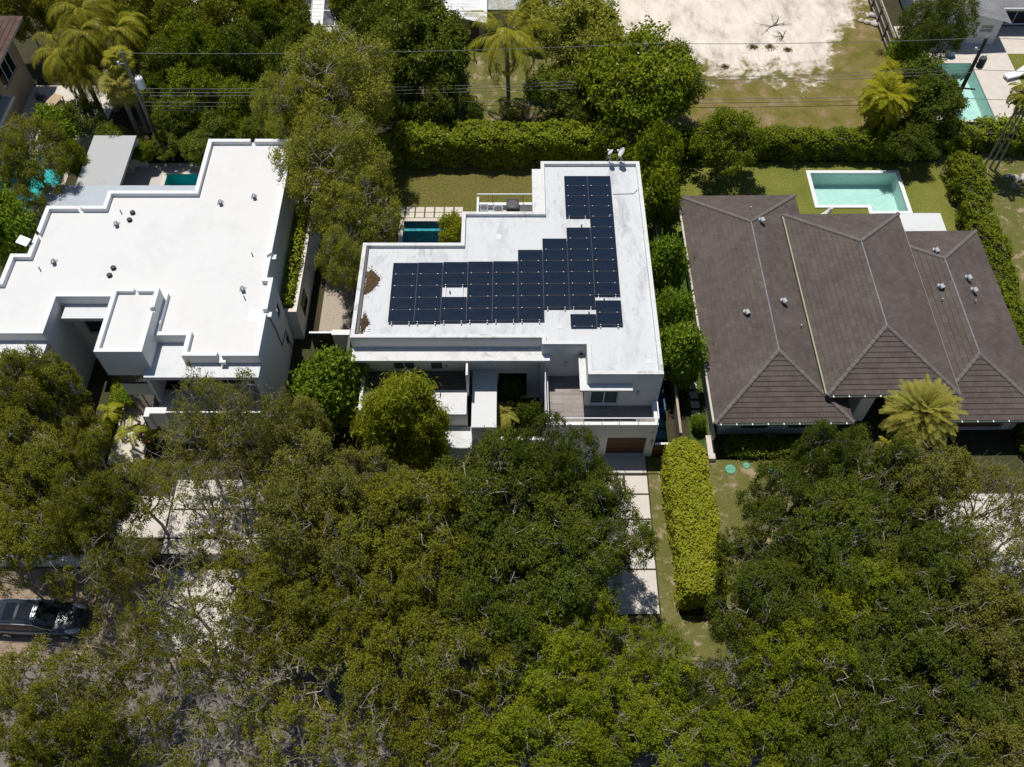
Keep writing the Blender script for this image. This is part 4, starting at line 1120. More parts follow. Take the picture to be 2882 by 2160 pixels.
WRIB = mk_brick('white_ribbed_metal_roof', (0.74, 0.74, 0.74), (0.70, 0.70, 0.71), (0.46, 0.46, 0.48), 60.0, 0.42, 0.03, 0.0, rough=0.5, bump=0.4)
def rear_house_a():
    t = thing('rear_white_house', 'white roofed house beyond the trees carrying dark blue solar panels', 'house')
    w = MB(); w.box(-33, -13.4, 72.8, 84, 0, 3.0, skip='bt'); w.build('wall', CREAM, t)
    m = MB()
    m.quad((-33.4, 72.2, 3.0), (-12.9, 72.2, 3.0), (-12.9, 78.2, 4.6), (-33.4, 78.2, 4.6)); m.quad((-33.4, 78.2, 4.6), (-12.9, 78.2, 4.6), (-12.9, 84.4, 3.0), (-33.4, 84.4, 3.0))
    m.poly([(-12.9, 72.2, 3.0), (-12.9, 84.4, 3.0), (-12.9, 78.2, 4.6)]); m.poly([(-33.4, 84.4, 3.0), (-33.4, 72.2, 3.0), (-33.4, 78.2, 4.6)]); m.quad((-33.4, 72.2, 2.99), (-33.4, 84.4, 2.99), (-12.9, 84.4, 2.99), (-12.9, 72.2, 2.99))
    m.build('roof', WRIB, t)
    return t
rear_house_a()
def rear_panel(label, x, y):
    z = 3.0 + (y - 72.2) * 1.6 / 6.0
    t = thing('solar_panel', label, 'solar panel', 'solar panels on the house beyond the trees', (x, y, z + .08))
    t.rotation_euler = (math.atan2(1.6, 6.0), 0, 0)
    m = MB(); m.box(-.53, .53, -.82, .82, -.02, .03); m.build('cell_glass', PANEL, t)
    m = MB(); m.box(-.56, -.531, -.85, .85, -.025, .04); m.box(.531, .56, -.85, .85, -.025, .04); m.box(-.53, .53, -.85, -.821, -.025, .04); m.box(-.53, .53, .821, .85, -.025, .04); m.build('frame', FRAME_W, t)
for cc, x in enumerate((-19.9, -18.75, -16.55, -15.4)):
    for r_, y in enumerate((73.6, 75.25, 76.9)):
        rear_panel('far solar panel, %s column from the yellow tree, %s row up from the eave' % (ORD[3 - cc], ORD[r_]), x, y)
def rear_house_b():
    t = thing('rear_ribbed_house', 'house with a white ribbed roof behind the coconut palm', 'house')
    w = MB(); w.box(-10.6, -2.6, 75.4, 88, 0, 3.0, skip='bt'); w.build('wall', CREAM, t)
    m = MB(); m.quad((-11.2, 76.2, 3.1), (-2.3, 73.9, 2.75), (-2.3, 90, 4.2), (-11.2, 90, 4.4)); m.quad((-11.2, 90, 4.3), (-2.3, 90, 4.1), (-2.3, 73.9, 2.6), (-11.2, 76.2, 2.95))
    m.quad((-11.2, 76.2, 2.95), (-2.3, 73.9, 2.6), (-2.3, 73.9, 2.75), (-11.2, 76.2, 3.1)); m.quad((-2.3, 73.9, 2.6), (-2.3, 90, 4.1), (-2.3, 90, 4.2), (-2.3, 73.9, 2.75))
    m.build('roof', WRIB, t)
    m = MB(); m.box(-2.29, 9.6, 76.2, 90, 2.4, 2.6); m.build('low_roof', SLAB_GREY, t)
    m = MB(); m.box(-2.29, 9.4, 76.6, 88, 0, 2.397, skip='b'); m.build('extension', CREAM, t)
    m = MB(); m.box(9.6, 9.75, 74.6, 92, 2.2, 2.75); m.build('fascia', FRAME_W, t)
    m = MB(); m.box(-3.9, -3.1, 75.33, 75.39, 0.05, 2.1); m.build('door', WOODGREY, t)
    m = MB(); m.tube([(-5.2, 78.2, 3.0), (-5.2, 78.2, 3.7)], 0.08, 8); m.build('vent_pipe', LEAD, t)
rear_house_b()
GREYSH = mk_brick('grey_shingle_roof', (0.20, 0.20, 0.21), (0.24, 0.24, 0.25), (0.12, 0.12, 0.125), 0.9, 0.22, 0.02, 0.5, rough=0.9)
def rear_house_c():
    t = thing('grey_shingled_house', 'white walled house with a grey shingle roof by the stone pool terrace', 'house')
    w = MB()
    wall_open(w, (38.2, 74.6), (45.2, 74.6), 0, 2.6, [(0.9, 2.9, 0.9, 2.1), (5.2, 6.4, 1.3, 2.1)], 0.12)
    w.poly([(38.2, 74.6, 2.6), (45.2, 74.6, 2.6), (41.7, 74.6, 3.5)])
    w.box(38.2, 45.2, 74.6, 86, 0, 2.6, skip='bft')
    wall_open(w, (45.2, 77.6), (60, 77.6), 0, 2.5, [(1.2, 4.4, 0.05, 2.2), (6.0, 9.0, .05, 2.2)], 0.2)
    w.box(45.2, 60, 77.6, 90, 0, 2.5, skip='bft')
    w.build('wall', WHITE, t)
    window(t, (38.2, 74.6), (45.2, 74.6), (0.9, 2.9, 0.9, 2.1), 0.12, 2, FRAME_W, GLASS_D)
    window(t, (38.2, 74.6), (45.2, 74.6), (5.2, 6.4, 1.3, 2.1), 0.12, 1, FRAME_W, GLASS_G, rows=2)
    window(t, (45.2, 77.6), (60, 77.6), (1.2, 4.4, 0.05, 2.2), 0.2, 2, FRAME_W, GLASS_D, name='sliding_door')
    window(t, (45.2, 77.6), (60, 77.6), (6.0, 9.0, 0.05, 2.2), 0.2, 2, FRAME_W, GLASS_D, name='sliding_door')
    m = MB()
    m.quad((37.6, 74.1, 2.55), (41.7, 74.1, 3.62), (41.7, 86, 3.62), (37.6, 86, 2.55)); m.quad((41.7, 74.1, 3.62), (45.8, 74.1, 2.55), (45.8, 86, 2.55), (41.7, 86, 3.62))
    m.quad((45.2, 76.6, 2.45), (60, 76.6, 2.45), (60, 86, 4.3), (45.2, 86, 4.3))
    m.build('roof', GREYSH, t)
    m = MB(); m.box(45.82, 60, 76.5, 76.6, 2.3, 2.5); m.build('fascia', FRAME_W, t)
rear_house_c()

# board fence at the edge of the vacant lot
def lot_fence():
    t = thing('board_fence', 'weathered board fence between the sandy lot and the grey shingled house', 'fence')
    x0, x1, ya, yb = 34.85, 35.15, 70.4, 86.0
    for i in range(7):
        y = ya + i * 2.4
        m = MB(); m.box(34.9, 35.02, y, y + .12, 0, 1.95); m.build('post', WOODGREY, t)
    m = MB(); rnd = random.Random(5); y = ya
    while y < yb:
        h = 1.9 + rnd.uniform(-.04, .04); m.box(35.03, 35.06, y, y + .135, 0.05, h); y += .15
    m.build('boards', WOODGREY, t)
    for z in (.35, 1.05, 1.75):
        m = MB(); m.box(34.97, 35.028, ya, yb, z, z + .1); m.build('rail', WOODRAIL, t)
    m = MB(); m.box(34.98, 35.1, ya, yb, 1.95, 1.99); m.build('top_rail', WOODRAIL, t)
lot_fence()
def lounger(label, x, y, rz):
    t = thing('sun_lounger', label, 'sun lounger', 'white loungers on the stone pool terrace', (x, y, 0), rz)
    m = MB(); m.box(-.35, .35, -.75, .6, .28, .38); m.build('seat', FRAME_W, t)
    m = MB(); m.obox((0, .88, .58), (.7, .75, .09), 0, R(38)); m.build('backrest', FRAME_W, t)
    for sx in (-.28, .28):
        for sy in (-.65, .5):
            m = MB(); m.box(sx - .03, sx + .03, sy - .03, sy + .03, 0, .278); m.build('leg', FRAME_W, t)
lounger('white sun lounger in the open, its back raised towards the little lawn', 45.5, 69.7, R(-72))
lounger('white sun lounger partly behind the palm fronds', 46.0, 67.9, R(-80))
t = thing('blue_tub', 'small blue tub on the terrace by the head of the pool', 'tub', None, (40.7, 72.9, 0))
m = MB(); m.lathe([(.0, .03), (.42, .03), (.5, .42), (.46, .42), (.40, .08)], n=16); m.build('shell', BLUEPL, t)
m = MB(); m.lathe([(.0, .36), (.46, .36)], n=16); m.build('water', WATER_B, t)
# ------------------------------------------------------------------ poles and wires
def zfor(Y, py):
    v = (H0 / 2 - py) / FPX
    return CAMZ + Y * (v * CP - SP) / (CP + v * SP)
def pole(label, x, y, h, r, m, tr=None, arm=True, tm=None):
    t = thing('utility_pole', label, 'utility pole', 'utility poles along the back lots', (x, y, 0))
    p = MB(); p.tube([(0, 0, -.05), (0, 0, h * .5), (0, 0, h)], [r, r * .86, r * .7], 12); p.build('pole', m, t)
    c = MB(); c.lathe([(.05, 0), (.06, .06), (.035, .09), (.06, .13), (.03, .2), (0, .22)], (0, 0, h), 8); c.build('insulator', GALV, t)
    if arm:
        a = MB(); a.tube([(0, 0, h - 1.1), (-.45, -.1, h - .95)], .035, 6); ar = a.build('bracket', GALV, t)
        a = MB(); a.lathe([(.0, -.2), (.1, -.18), (.1, .15), (0, .2)], (-.5, -.1, h - .95), 8); a.build('cutout', GALV, ar)
    if tr:
        dx, dy, z, rr, hh = tr
        a = MB(); a.lathe([(0, 0), (rr * .95, .02), (rr, .08), (rr, hh - .1), (rr * .8, hh), (0, hh + .05)], (dx, dy, z), 14); tf = a.build('transformer', tm or FRAME_W, t)
        for q in (-.12, .12):
            a = MB(); a.lathe([(.04, 0), (.06, .08), (.03, .22), (0, .24)], (dx + q, dy, z + hh), 8); a.build('bushing', GALV, tf)
        a = MB(); a.box(min(0, dx), max(0, dx), dy - .05, dy + .05, z + hh * .5 - .06, z + hh * .5 + .06); a.build('mount', GALV, t)
    return t
PL, PC, PR = (-29.9, 60.1), (10.45, 62.0), (37.5, 63.0)
pole('pale wooden utility pole with a white transformer among the palms', *PL, 9.75, .17, POLEPALE, (.58, -.1, 6.5, .30, 1.0))
pole('grey utility pole rising out of the round ficus tree', *PC, zfor(62.0, 122), .15, GALV, (-.3, -.2, 5.4, .26, .85), True, GREYBLUE)
pr_ = pole('dark leaning utility pole in front of the terrace pool', *PR, 8.9, .19, POLEWOOD, (.62, .1, 6.1, .30, .95), True, CHAR)
m = MB()
for k in range(2): m.tube([(.2 + .42 * math.cos(a) * 1.0, -.2, 2.6 + .5 * math.sin(a) + k * .06) for a in [i * math.pi * 1.9 / 14 - 1.2 for i in range(15)]], .028, 5)
m.build('cable_coil', BLACK, pr_)
m = MB(); m.tube([(.2, 0, 4.1), (1.1, -.05, 4.05)], .07, 8); m.build('splice_case', BLACK, pr_)
def wire(label, a, b, sag, r=0.022):
    a, b = Vector(a), Vector(b); pts = []
    for i in range(25):
        t = i / 24; p = a.lerp(b, t); p.z -= sag * 4 * t * (1 - t); pts.append(p)
    m = MB(); m.tube(pts, r, 5)
    tag(m.build('power_line', WIRE), label, 'power line', 'overhead wires along the back lots')
for (nm, yl, yc, yr, dy, sag) in (('topmost wire', 150, 123, 107, 0, .35), ('farthest of the three middle wires', 250, 222, 187, .25, .35), ('centre of the three middle wires', 261, 230, 196, 0, .35), ('nearest of the three middle wires', 270, 240, 205, -.25, .35),
                              ('upper cable of the low bundle', 288, 281, 268, .1, .15), ('second cable of the low bundle', 298, 292, 277, 0, .2), ('lowest cable of the low bundle', 310, 304, 290, -.1, .2)):
    L, C_, R_ = [(p[0], p[1] + dy, zfor(p[1] + dy, y)) for p, y in ((PL, yl), (PC, yc), (PR, yr))]
    wire('%s from the pale pole to the ficus tree pole' % nm, L, C_, sag)
    wire('%s from the ficus tree pole to the dark leaning pole' % nm, C_, R_, sag * .6)
    if nm.startswith(('topmost', 'centre', 'second')):
        wire('%s running on past the leaning pole' % nm, R_, (R_[0] + 30, R_[1] + .5, R_[2] - .6), .3)

# ------------------------------------------------------------------ parked car
PAINT = mk('dark_metallic_paint', (0.030, 0.036, 0.042), 0.28, 0.06, 6.0, metal=0.35, spec=0.6, coat=0.8)
CARGLASS = mk_glass('car_glass', (0.006, 0.007, 0.008), 0.05)
CHROME = mk('chrome_trim', (0.55, 0.56, 0.58), 0.12, 0.03, 5.0, metal=1.0)
TYRE = mk('tyre_rubber', (0.018, 0.018, 0.018), 0.85, 0.1, 8.0)
LAMPG = mk('headlamp_lens', (0.42, 0.44, 0.47), 0.06, 0.06, 8.0, metal=0.4, spec=0.9, coat=1.0)
def loft(mb, st):
    for (xa, A), (xb, B) in zip(st, st[1:]):
        n = len(A)
        full = lambda x, Q: [(x, y, z) for y, z in Q] + [(x, -y, z) for y, z in reversed(Q[:-1])]
        a, b = full(xa, A), full(xb, B)
        for i in range(len(a) - 1): mb.quad(a[i], a[i + 1], b[i + 1], b[i])
def car():
    t = thing('parked_car', 'dark metallic estate car parked under the trees on the sandy verge', 'car', None, (-25.35, 18.75, 0), R(-1.5))
    t.scale = (1.17, 1.07, 1.06)
    def sec(w, zs, zb, zt): return [(w * .93, zs), (w, zs + .16), (w * 1.0, zb - .12), (w * .96, zb), (w * .72, zt - .015), (w * .36, zt + .012), (0, zt + .02)]
    S = [(0.0, sec(.50, .34, .52, .58)), (-.05, sec(.66, .28, .60, .66)), (-.2, sec(.80, .24, .66, .735)), (-.5, sec(.89, .22, .74, .82)), (-.95, sec(.93, .22, .84, .92)), (-1.35, sec(.94, .22, .90, .985)), (-1.6, sec(.94, .22, .93, 1.0)), (-2.6, sec(.945, .22, .96, 1.0)), (-3.6, sec(.94, .22, .98, 1.02)), (-4.4, sec(.90, .24, 1.0, 1.05)), (-4.72, sec(.80, .30, .95, .98)), (-4.82, sec(.70, .36, .80, .82))]
    m = MB(); loft(m, S); o = m.build('body', PAINT, t, smooth=True)
    K = lambda w0, z0, w1, z1: [(w0, z0), (w0 * .55 + w1 * .45, z0 * .5 + z1 * .5), (w1 * 1.02, z1 - .06), (w1 * .9, z1), (w1 * .4, z1 + .02), (0, z1 + .025)]
    G = [(-1.30, K(.70, .96, .62, .985)), (-1.65, K(.83, .97, .70, 1.24)), (-2.1, K(.86, .97, .66, 1.53)), (-2.4, K(.87, .97, .66, 1.60)), (-3.3, K(.87, .98, .66, 1.63)), (-4.0, K(.84, .99, .63, 1.57)), (-4.4, K(.78, 1.0, .60, 1.32)), (-4.62, K(.72, 1.0, .56, 1.08))]
    m = MB(); loft(m, G); m.build('glasshouse', CARGLASS, t, smooth=True)
    m = MB()
    Q = lambda w, z: [(w * 1.03, z - .055), (w * .92, z + .012), (w * .4, z + .032), (0, z + .038)]
    loft(m, [(-2.12, Q(.655, 1.535)), (-2.4, Q(.665, 1.60)), (-3.3, Q(.665, 1.63)), (-4.0, Q(.635, 1.57)), (-4.1, Q(.63, 1.53))]); rf = m.build('roof', PAINT, t, smooth=True)
    for (xa, xb) in ((-2.38, -3.05), (-3.2, -3.75)):
        m = MB(); zz = lambda x: 1.632 + .03 * (1 - abs(x + 3.0) / 1.0) - .0
        m.quad((xa, -.48, zz(xa) + .018), (xb, -.48, zz(xb) + .018), (xb, .48, zz(xb) + .018), (xa, .48, zz(xa) + .018)); m.quad((xa, -.48, zz(xa) + .018), (xa, .48, zz(xa) + .018), (xa, .48, zz(xa) - .02), (xa, -.48, zz(xa) - .02))
        m.build('sunroof', CARGLASS, rf)
    for s in (-1, 1):
        m = MB(); m.tube([(-1.35, s * .80, 1.0), (-1.75, s * .80, 1.28), (-2.15, s * .72, 1.52), (-3.2, s * .71, 1.60), (-4.1, s * .68, 1.52), (-4.5, s * .70, 1.12)], .028, 6); m.build('window_trim', CHROME, t)
        m = MB(); m.tube([(-1.4, s * .952, .93), (-2.6, s * .955, .965), (-4.3, s * .93, .995)], .014, 5); m.build('waist_trim', CHROME, t)
        m = MB(); c = Vector((-.42, s * .70, .725)); rings = []
        for (f, h) in ((1.0, 0.0), (.8, .045), (.45, .075), (.1, .085)):
            rings.append([c + Vector((.34 * f * math.cos(a) - .02, .15 * f * math.sin(a) * 1.0 + s * (-.08) * math.cos(a) * f, h + .03 - .10 * f * math.cos(a) * .9 - .02 * abs(math.sin(a)) * f)) for a in [k * 6.2832 / 16 for k in range(16)]])
        for A, B in zip(rings, rings[1:]):
            for k in range(16): m.quad(A[k], A[(k + 1) % 16], B[(k + 1) % 16], B[k])
        m.poly(rings[-1]); m.build('headlight', LAMPG, t, smooth=True)
        m = MB(); m.obox((-1.62, s * 1.02, 1.02), (.14, .2, .13), s * R(12)); m.build('mirror', PAINT, t)
        m = MB(); m.tube([(-1.9, s * .965, .82), (-2.1, s * .975, .83)], .018, 5); m.build('door_handle', CHROME, t)
        for x in (-.92, -3.85):
            m = MB(); m.lathe([(.20, -.1), (.33, -.1), (.345, -.06), (.345, .06), (.33, .1), (.20, .1)], n=22)
            wv = MB(); wv.v = [(x + p[0], s * .86 + p[2], .345 + p[1]) for p in m.v]; wv.f = m.f; wv.m = m.m; wv.uv = m.uv
            w = wv.build('wheel', TYRE, t)
            m = MB(); m.lathe([(0, .07), (.06, .085), (.19, .06), (.205, .09)], n=10)
            wv = MB(); wv.v = [(x + p[0], s * (.86 + p[2] + .008), .345 + p[1]) for p in m.v]; wv.f = m.f; wv.m = m.m; wv.uv = m.uv
            wv.build('rim', CHROME, w)
    m = MB(); m.box(-.03, .03, -.34, .34, .40, .56); m.build('grille', BLACK, t)
car()
# ------------------------------------------------------------------ vegetation
def leaf_quads(P, N, l, w, rng, droop=0.0):
    """kite shaped leaves at P with normals N"""
    n = len(P)
    a = rng.normal(size=(n, 3)); a[:, 2] -= droop
    a -= (a * N).sum(1)[:, None] * N
    a /= np.linalg.norm(a, axis=1)[:, None] + 1e-9
    b = np.cross(N, a)
    s = rng.uniform(.7, 1.3, (n, 1))
    L, Wd = l * s * .5, w * s * .5
    V = np.empty((n, 4, 3))
    V[:, 0] = P - a * L; V[:, 1] = P + b * Wd - a * L * .15; V[:, 2] = P + a * L; V[:, 3] = P - b * Wd - a * L * .15
    return V.reshape(-1, 3)
def unit(v): return v / (np.linalg.norm(v, axis=-1, keepdims=True) + 1e-9)

class Tubes:
    def __init__(s): s.V = []; s.F = []; s.n = 0
    def add(s, pts, rad, k=5):
        pts = np.asarray(pts, float); m = len(pts)
        d = unit(np.gradient(pts, axis=0))
        ref = np.where(np.abs(d[:, 2:3]) < .9, np.array([[0, 0, 1.]]), np.array([[1., 0, 0]]))
        u = unit(np.cross(d, ref)); w = np.cross(d, u)
        an = np.arange(k) * 2 * np.pi / k
        ring = pts[:, None] + (u[:, None] * np.cos(an)[None, :, None] + w[:, None] * np.sin(an)[None, :, None]) * np.asarray(rad, float)[:, None, None]
        s.V.append(ring.reshape(-1, 3))
        for i in range(m - 1):
            for j in range(k):
                j2 = (j + 1) % k
                s.F.append((s.n + i * k + j, s.n + i * k + j2, s.n + (i + 1) * k + j2, s.n + (i + 1) * k + j))
        s.n += m * k
    def mesh(s, name, m): return np_mesh(name, np.concatenate(s.V), s.F, m)

def crown_proto(seed, rad=(5, 5, 3.6), zc=6.0, lobes=46, per=48, leaves=44, l=.165, w=.10, sig=.17, upb=.9, lobe_r=(.19, .34), trunk=.17, limbs=7, bare=34, droop=0.0, low=-.25, m_leaf=None, m_bark=None, twig=.012, shell=(.55, 1.05), reach=(.30, .96)):
    rng = np.random.default_rng(seed)
    rad = np.array(rad, float); C0 = np.array([0, 0, zc])
    Lc, Lr = [], []
    for k in range(lobes):
        for _ in range(40):
            d = unit(rng.normal(size=3)); 
            if d[2] < low: continue
            p = d * rng.uniform(*reach)
            if all(np.linalg.norm(p - q) > .22 for q in Lc): break
        Lc.append(p); Lr.append(rng.uniform(*lobe_r))
    cl, out = [], []
    for p, r in zip(Lc, Lr):
        m = int(per * (r / .38) ** 2)
        d = unit(rng.normal(size=(m, 3)) + unit(p + np.array([0, 0, .35])) * .8)
        q = p + d * r * rng.uniform(*shell, (m, 1))
        cl.append(C0 + q * rad); out.append(unit(d * np.array([1, 1, 1.2])))
    cl = np.concatenate(cl); out = np.concatenate(out)
    n = len(cl)
    szs = rng.uniform(.7, 1.35, n)
    idx = np.repeat(np.arange(n), leaves)
    P = cl[idx] + rng.normal(size=(len(idx), 3)) * (sig * szs[idx])[:, None] * np.array([1, 1, .8])
    N = unit(rng.normal(size=(len(idx), 3)) * .75 + np.array([0, 0, upb]) + out[idx] * .45)
    V = leaf_quads(P, N, l, w, rng, droop)
    crown = np_mesh('crown', V, np.arange(len(V)).reshape(-1, 4), m_leaf)
    # limbs that carry the sprays
    T = Tubes()
    h0 = zc - rad[2] * .75
    j = rng.normal(size=(4, 3)) * .12; j[:, 2] = 0
    tp = np.array([[0, 0, -.1], [0, 0, h0 * .35], [0, 0, h0 * .7], [0, 0, h0]]) + j; tp[0, :2] = 0
    T.add(tp, [trunk * 1.5, trunk * 1.1, trunk, trunk * .9], 8)
    top = tp[-1]
    ang = rng.uniform(0, 6.28) + np.arange(limbs) * 2 * np.pi / limbs + rng.normal(size=limbs) * .25
    LN = []
    for a in ang:
        e = np.array([np.cos(a) * rad[0] * .5, np.sin(a) * rad[1] * .5, 0]) * rng.uniform(.6, 1.05) + np.array([0, 0, zc + rad[2] * rng.uniform(-.2, .35)])
        mid = top * .5 + e * .5 + rng.normal(size=3) * .25 * trunk / .17 + np.array([0, 0, .12])
        q1 = top * .75 + mid * .25 + rng.normal(size=3) * .08
        pts = np.array([top, q1, mid, (mid + e) / 2 + rng.normal(size=3) * .15, e])
        T.add(pts, np.array([.75, .6, .5, .38, .26]) * trunk, 6)
        LN += [mid, (mid + e) / 2, e]
    LN = np.array(LN)
    SN = []
    for p in Lc:
        e = C0 + p * rad * .92
        a = LN[np.argmin(((LN - e) ** 2).sum(1))]
        mid = (a + e) / 2 + rng.normal(size=3) * .18 * np.linalg.norm(e - a)
        pts = np.array([a, (a + mid) / 2 + rng.normal(size=3) * .06, mid, (mid + e) / 2 + rng.normal(size=3) * .08, e])
        T.add(pts, np.array([.26, .22, .18, .14, .1]) * trunk, 5)
        SN += [mid, (mid + e) / 2, e]
    SN = np.array(SN)
    for i in range(0, n, 2 if n > 300 else 1):
        a = SN[np.argmin(((SN - cl[i]) ** 2).sum(1))]
        mid = (a + cl[i]) / 2 + rng.normal(size=3) * .16 * np.linalg.norm(cl[i] - a)
        T.add(np.array([a, mid, cl[i]]), [twig * 2, twig * 1.5, twig * .8], 3)
    for _ in range(bare):     # dead, leafless sticks poking out of the crown
        p = C0 + unit(rng.normal(size=3) + np.array([0, 0, .9])) * rad * rng.uniform(.72, .98)
        a = SN[np.argmin(((SN - p) ** 2).sum(1))]
        mid = (a + p) / 2 + rng.normal(size=3) * .22
        e = p + rng.normal(size=3) * .25 + np.array([0, 0, .15])
        T.add(np.array([a, mid, p, e]), [twig * 3.2, twig * 2.6, twig * 1.8, twig * .9], 4)
        for _ in range(3):
            s = mid * .4 + p * .6 if rng.random() < .5 else p
            f = s + rng.normal(size=3) * .45
            T.add(np.array([s, (s + f) / 2 + rng.normal(size=3) * .08, f]), [twig * 1.7, twig * 1.2, twig * .6], 3)
    return crown, T.mesh('trunk', m_bark)

LEAF_OLIVE = mk_leaf('oak_leaf_olive', [(0.050, 0.055, 0.009), (0.080, 0.088, 0.013), (0.108, 0.114, 0.020), (0.064, 0.076, 0.010)])
LEAF_PALE = mk_leaf('oak_leaf_pale', [(0.058, 0.062, 0.016), (0.088, 0.093, 0.026), (0.115, 0.117, 0.040), (0.070, 0.078, 0.018)])
LEAF_GREEN = mk_leaf('oak_leaf_green', [(0.026, 0.037, 0.007), (0.044, 0.060, 0.010), (0.066, 0.082, 0.016), (0.034, 0.050, 0.008)])
LEAF_BRIGHT = mk_leaf('oak_leaf_bright', [(0.050, 0.068, 0.006), (0.080, 0.104, 0.009), (0.112, 0.132, 0.014), (0.064, 0.088, 0.007)])
LEAF_FEATH = mk_leaf('feathery_leaf', [(0.048, 0.056, 0.013), (0.068, 0.076, 0.018), (0.086, 0.090, 0.021), (0.110, 0.106, 0.014)], 0.34, 0.6, 0.35, 3.5)
LEAF_BROAD = mk_leaf('broad_leaf_dark', [(0.030, 0.046, 0.006), (0.050, 0.072, 0.009), (0.074, 0.096, 0.015), (0.110, 0.124, 0.036)], 0.28, 0.35, 0.4, 2.1)
LEAF_MANGO = mk_leaf('mango_leaf', [(0.076, 0.082, 0.014), (0.112, 0.114, 0.020), (0.126, 0.120, 0.036), (0.066, 0.080, 0.012)], 0.36, 0.45, 0.3, 3.3)
LEAF_FICUS = mk_leaf('ficus_leaf', [(0.044, 0.062, 0.006), (0.070, 0.092, 0.008), (0.096, 0.118, 0.013), (0.056, 0.078, 0.007)], 0.3, 0.4)
LEAF_BAMBOO = mk_leaf('bamboo_leaf', [(0.110, 0.150, 0.012), (0.150, 0.195, 0.018), (0.200, 0.220, 0.026), (0.130, 0.172, 0.016)], 0.45, 0.5, 0.25)
LEAF_SHRUB = mk_leaf('shrub_leaf', [(0.060, 0.098, 0.012), (0.088, 0.138, 0.018), (0.118, 0.165, 0.026), (0.072, 0.116, 0.014)], 0.4, 0.45, 0.3)
LEAF_HEDGE = mk_leaf('hedge_leaf', [(0.058, 0.088, 0.008), (0.088, 0.122, 0.011), (0.118, 0.150, 0.016), (0.150, 0.165, 0.024)], 0.35, 0.38, 0.3)
LEAF_YELLOW = mk_leaf('croton_yellow_leaf', [(0.070, 0.094, 0.007), (0.125, 0.142, 0.010), (0.215, 0.190, 0.018), (0.280, 0.235, 0.030), (0.105, 0.125, 0.009)], 0.3, 0.35, 0.25)
LEAF_PALM = mk_leaf('palm_leaflet', [(0.070, 0.076, 0.010), (0.105, 0.106, 0.014), (0.135, 0.128, 0.018)], 0.3, 0.4, 0.25)
LEAF_PALMY = mk_leaf('yellow_palm_leaflet', [(0.150, 0.145, 0.018), (0.220, 0.185, 0.022), (0.270, 0.200, 0.028)], 0.35, 0.4, 0.25)
LEAF_DATE = mk_leaf('date_palm_leaflet', [(0.072, 0.080, 0.024), (0.092, 0.098, 0.030), (0.115, 0.110, 0.028), (0.160, 0.125, 0.022)], 0.25, 0.45, 0.25)
LEAF_SABAL = mk_leaf('fan_palm_leaflet', [(0.085, 0.088, 0.020), (0.118, 0.110, 0.030), (0.150, 0.125, 0.046)], 0.3, 0.45, 0.25)
LEAF_ARECA = mk_leaf('areca_leaflet', [(0.080, 0.090, 0.008), (0.115, 0.118, 0.010), (0.150, 0.138, 0.014)], 0.4, 0.4, 0.2)

PROTO = {}
def proto(k, **kw): PROTO[k] = crown_proto(m_leaf=kw.pop('ml'), m_bark=kw.pop('mb', BARK), **kw)
proto('oak1', seed=11, ml=LEAF_OLIVE); proto('oak2', seed=12, ml=LEAF_OLIVE, lobes=38); proto('oak3', seed=13, ml=LEAF_OLIVE, lobes=30, lobe_r=(.20, .37))
proto('thin1', seed=21, ml=LEAF_OLIVE, lobes=26, per=34, leaves=28, sig=.17, bare=34, lobe_r=(.18, .32)); proto('thin2', seed=22, ml=LEAF_OLIVE, lobes=24, per=34, leaves=28, sig=.17, bare=40, lobe_r=(.18, .33))
proto('airy', seed=23, ml=LEAF_OLIVE, lobes=18, per=26, leaves=22, sig=.16, bare=26, lobe_r=(.17, .30), twig=.015)
proto('feather', seed=31, ml=LEAF_FEATH, reach=(.35, .88), rad=(5, 5, 4.2), zc=7.0, lobes=48, per=36, leaves=40, l=.26, w=.085, sig=.24, upb=.3, bare=34, droop=.4, low=-.55, lobe_r=(.18, .32))
proto('broad1', seed=41, ml=LEAF_BROAD, reach=(.42, .78), rad=(5, 5, 4.0), zc=6.0, lobes=26, per=24, leaves=34, l=.38, w=.17, sig=.30, upb=.4, bare=3, low=-.6, lobe_r=(.28, .44), shell=(.6, 1.08))
proto('broad2', seed=42, ml=LEAF_BROAD, reach=(.42, .78), rad=(5, 5, 3.8), zc=6.0, lobes=24, per=26, leaves=34, l=.34, w=.16, sig=.28, upb=.4, bare=3, low=-.6, lobe_r=(.26, .42), shell=(.6, 1.08))
proto('bush1', seed=51, ml=LEAF_SHRUB, reach=(.42, .78), rad=(5, 5, 5.0), zc=5.6, lobes=16, per=17, leaves=34, l=.80, w=.34, sig=.62, upb=.35, bare=2, low=-.8, lobe_r=(.34, .52), trunk=.3, twig=.03, mb=BARK_D)
proto('bush2', seed=52, ml=LEAF_SHRUB, reach=(.42, .78), rad=(5, 5, 5.0), zc=5.6, lobes=14, per=17, leaves=36, l=.72, w=.32, sig=.66, upb=.35, bare=2, low=-.8, lobe_r=(.36, .54), trunk=.3, twig=.03, mb=BARK_D)
proto('bamboo', seed=53, ml=LEAF_BAMBOO, reach=(.42, .78), rad=(5, 5, 5.2), zc=5.6, lobes=24, per=26, leaves=34, l=.80, w=.16, sig=.50, upb=.2, bare=0, droop=.7, low=-.7, lobe_r=(.30, .46), trunk=.25, twig=.03, mb=BARK_D)

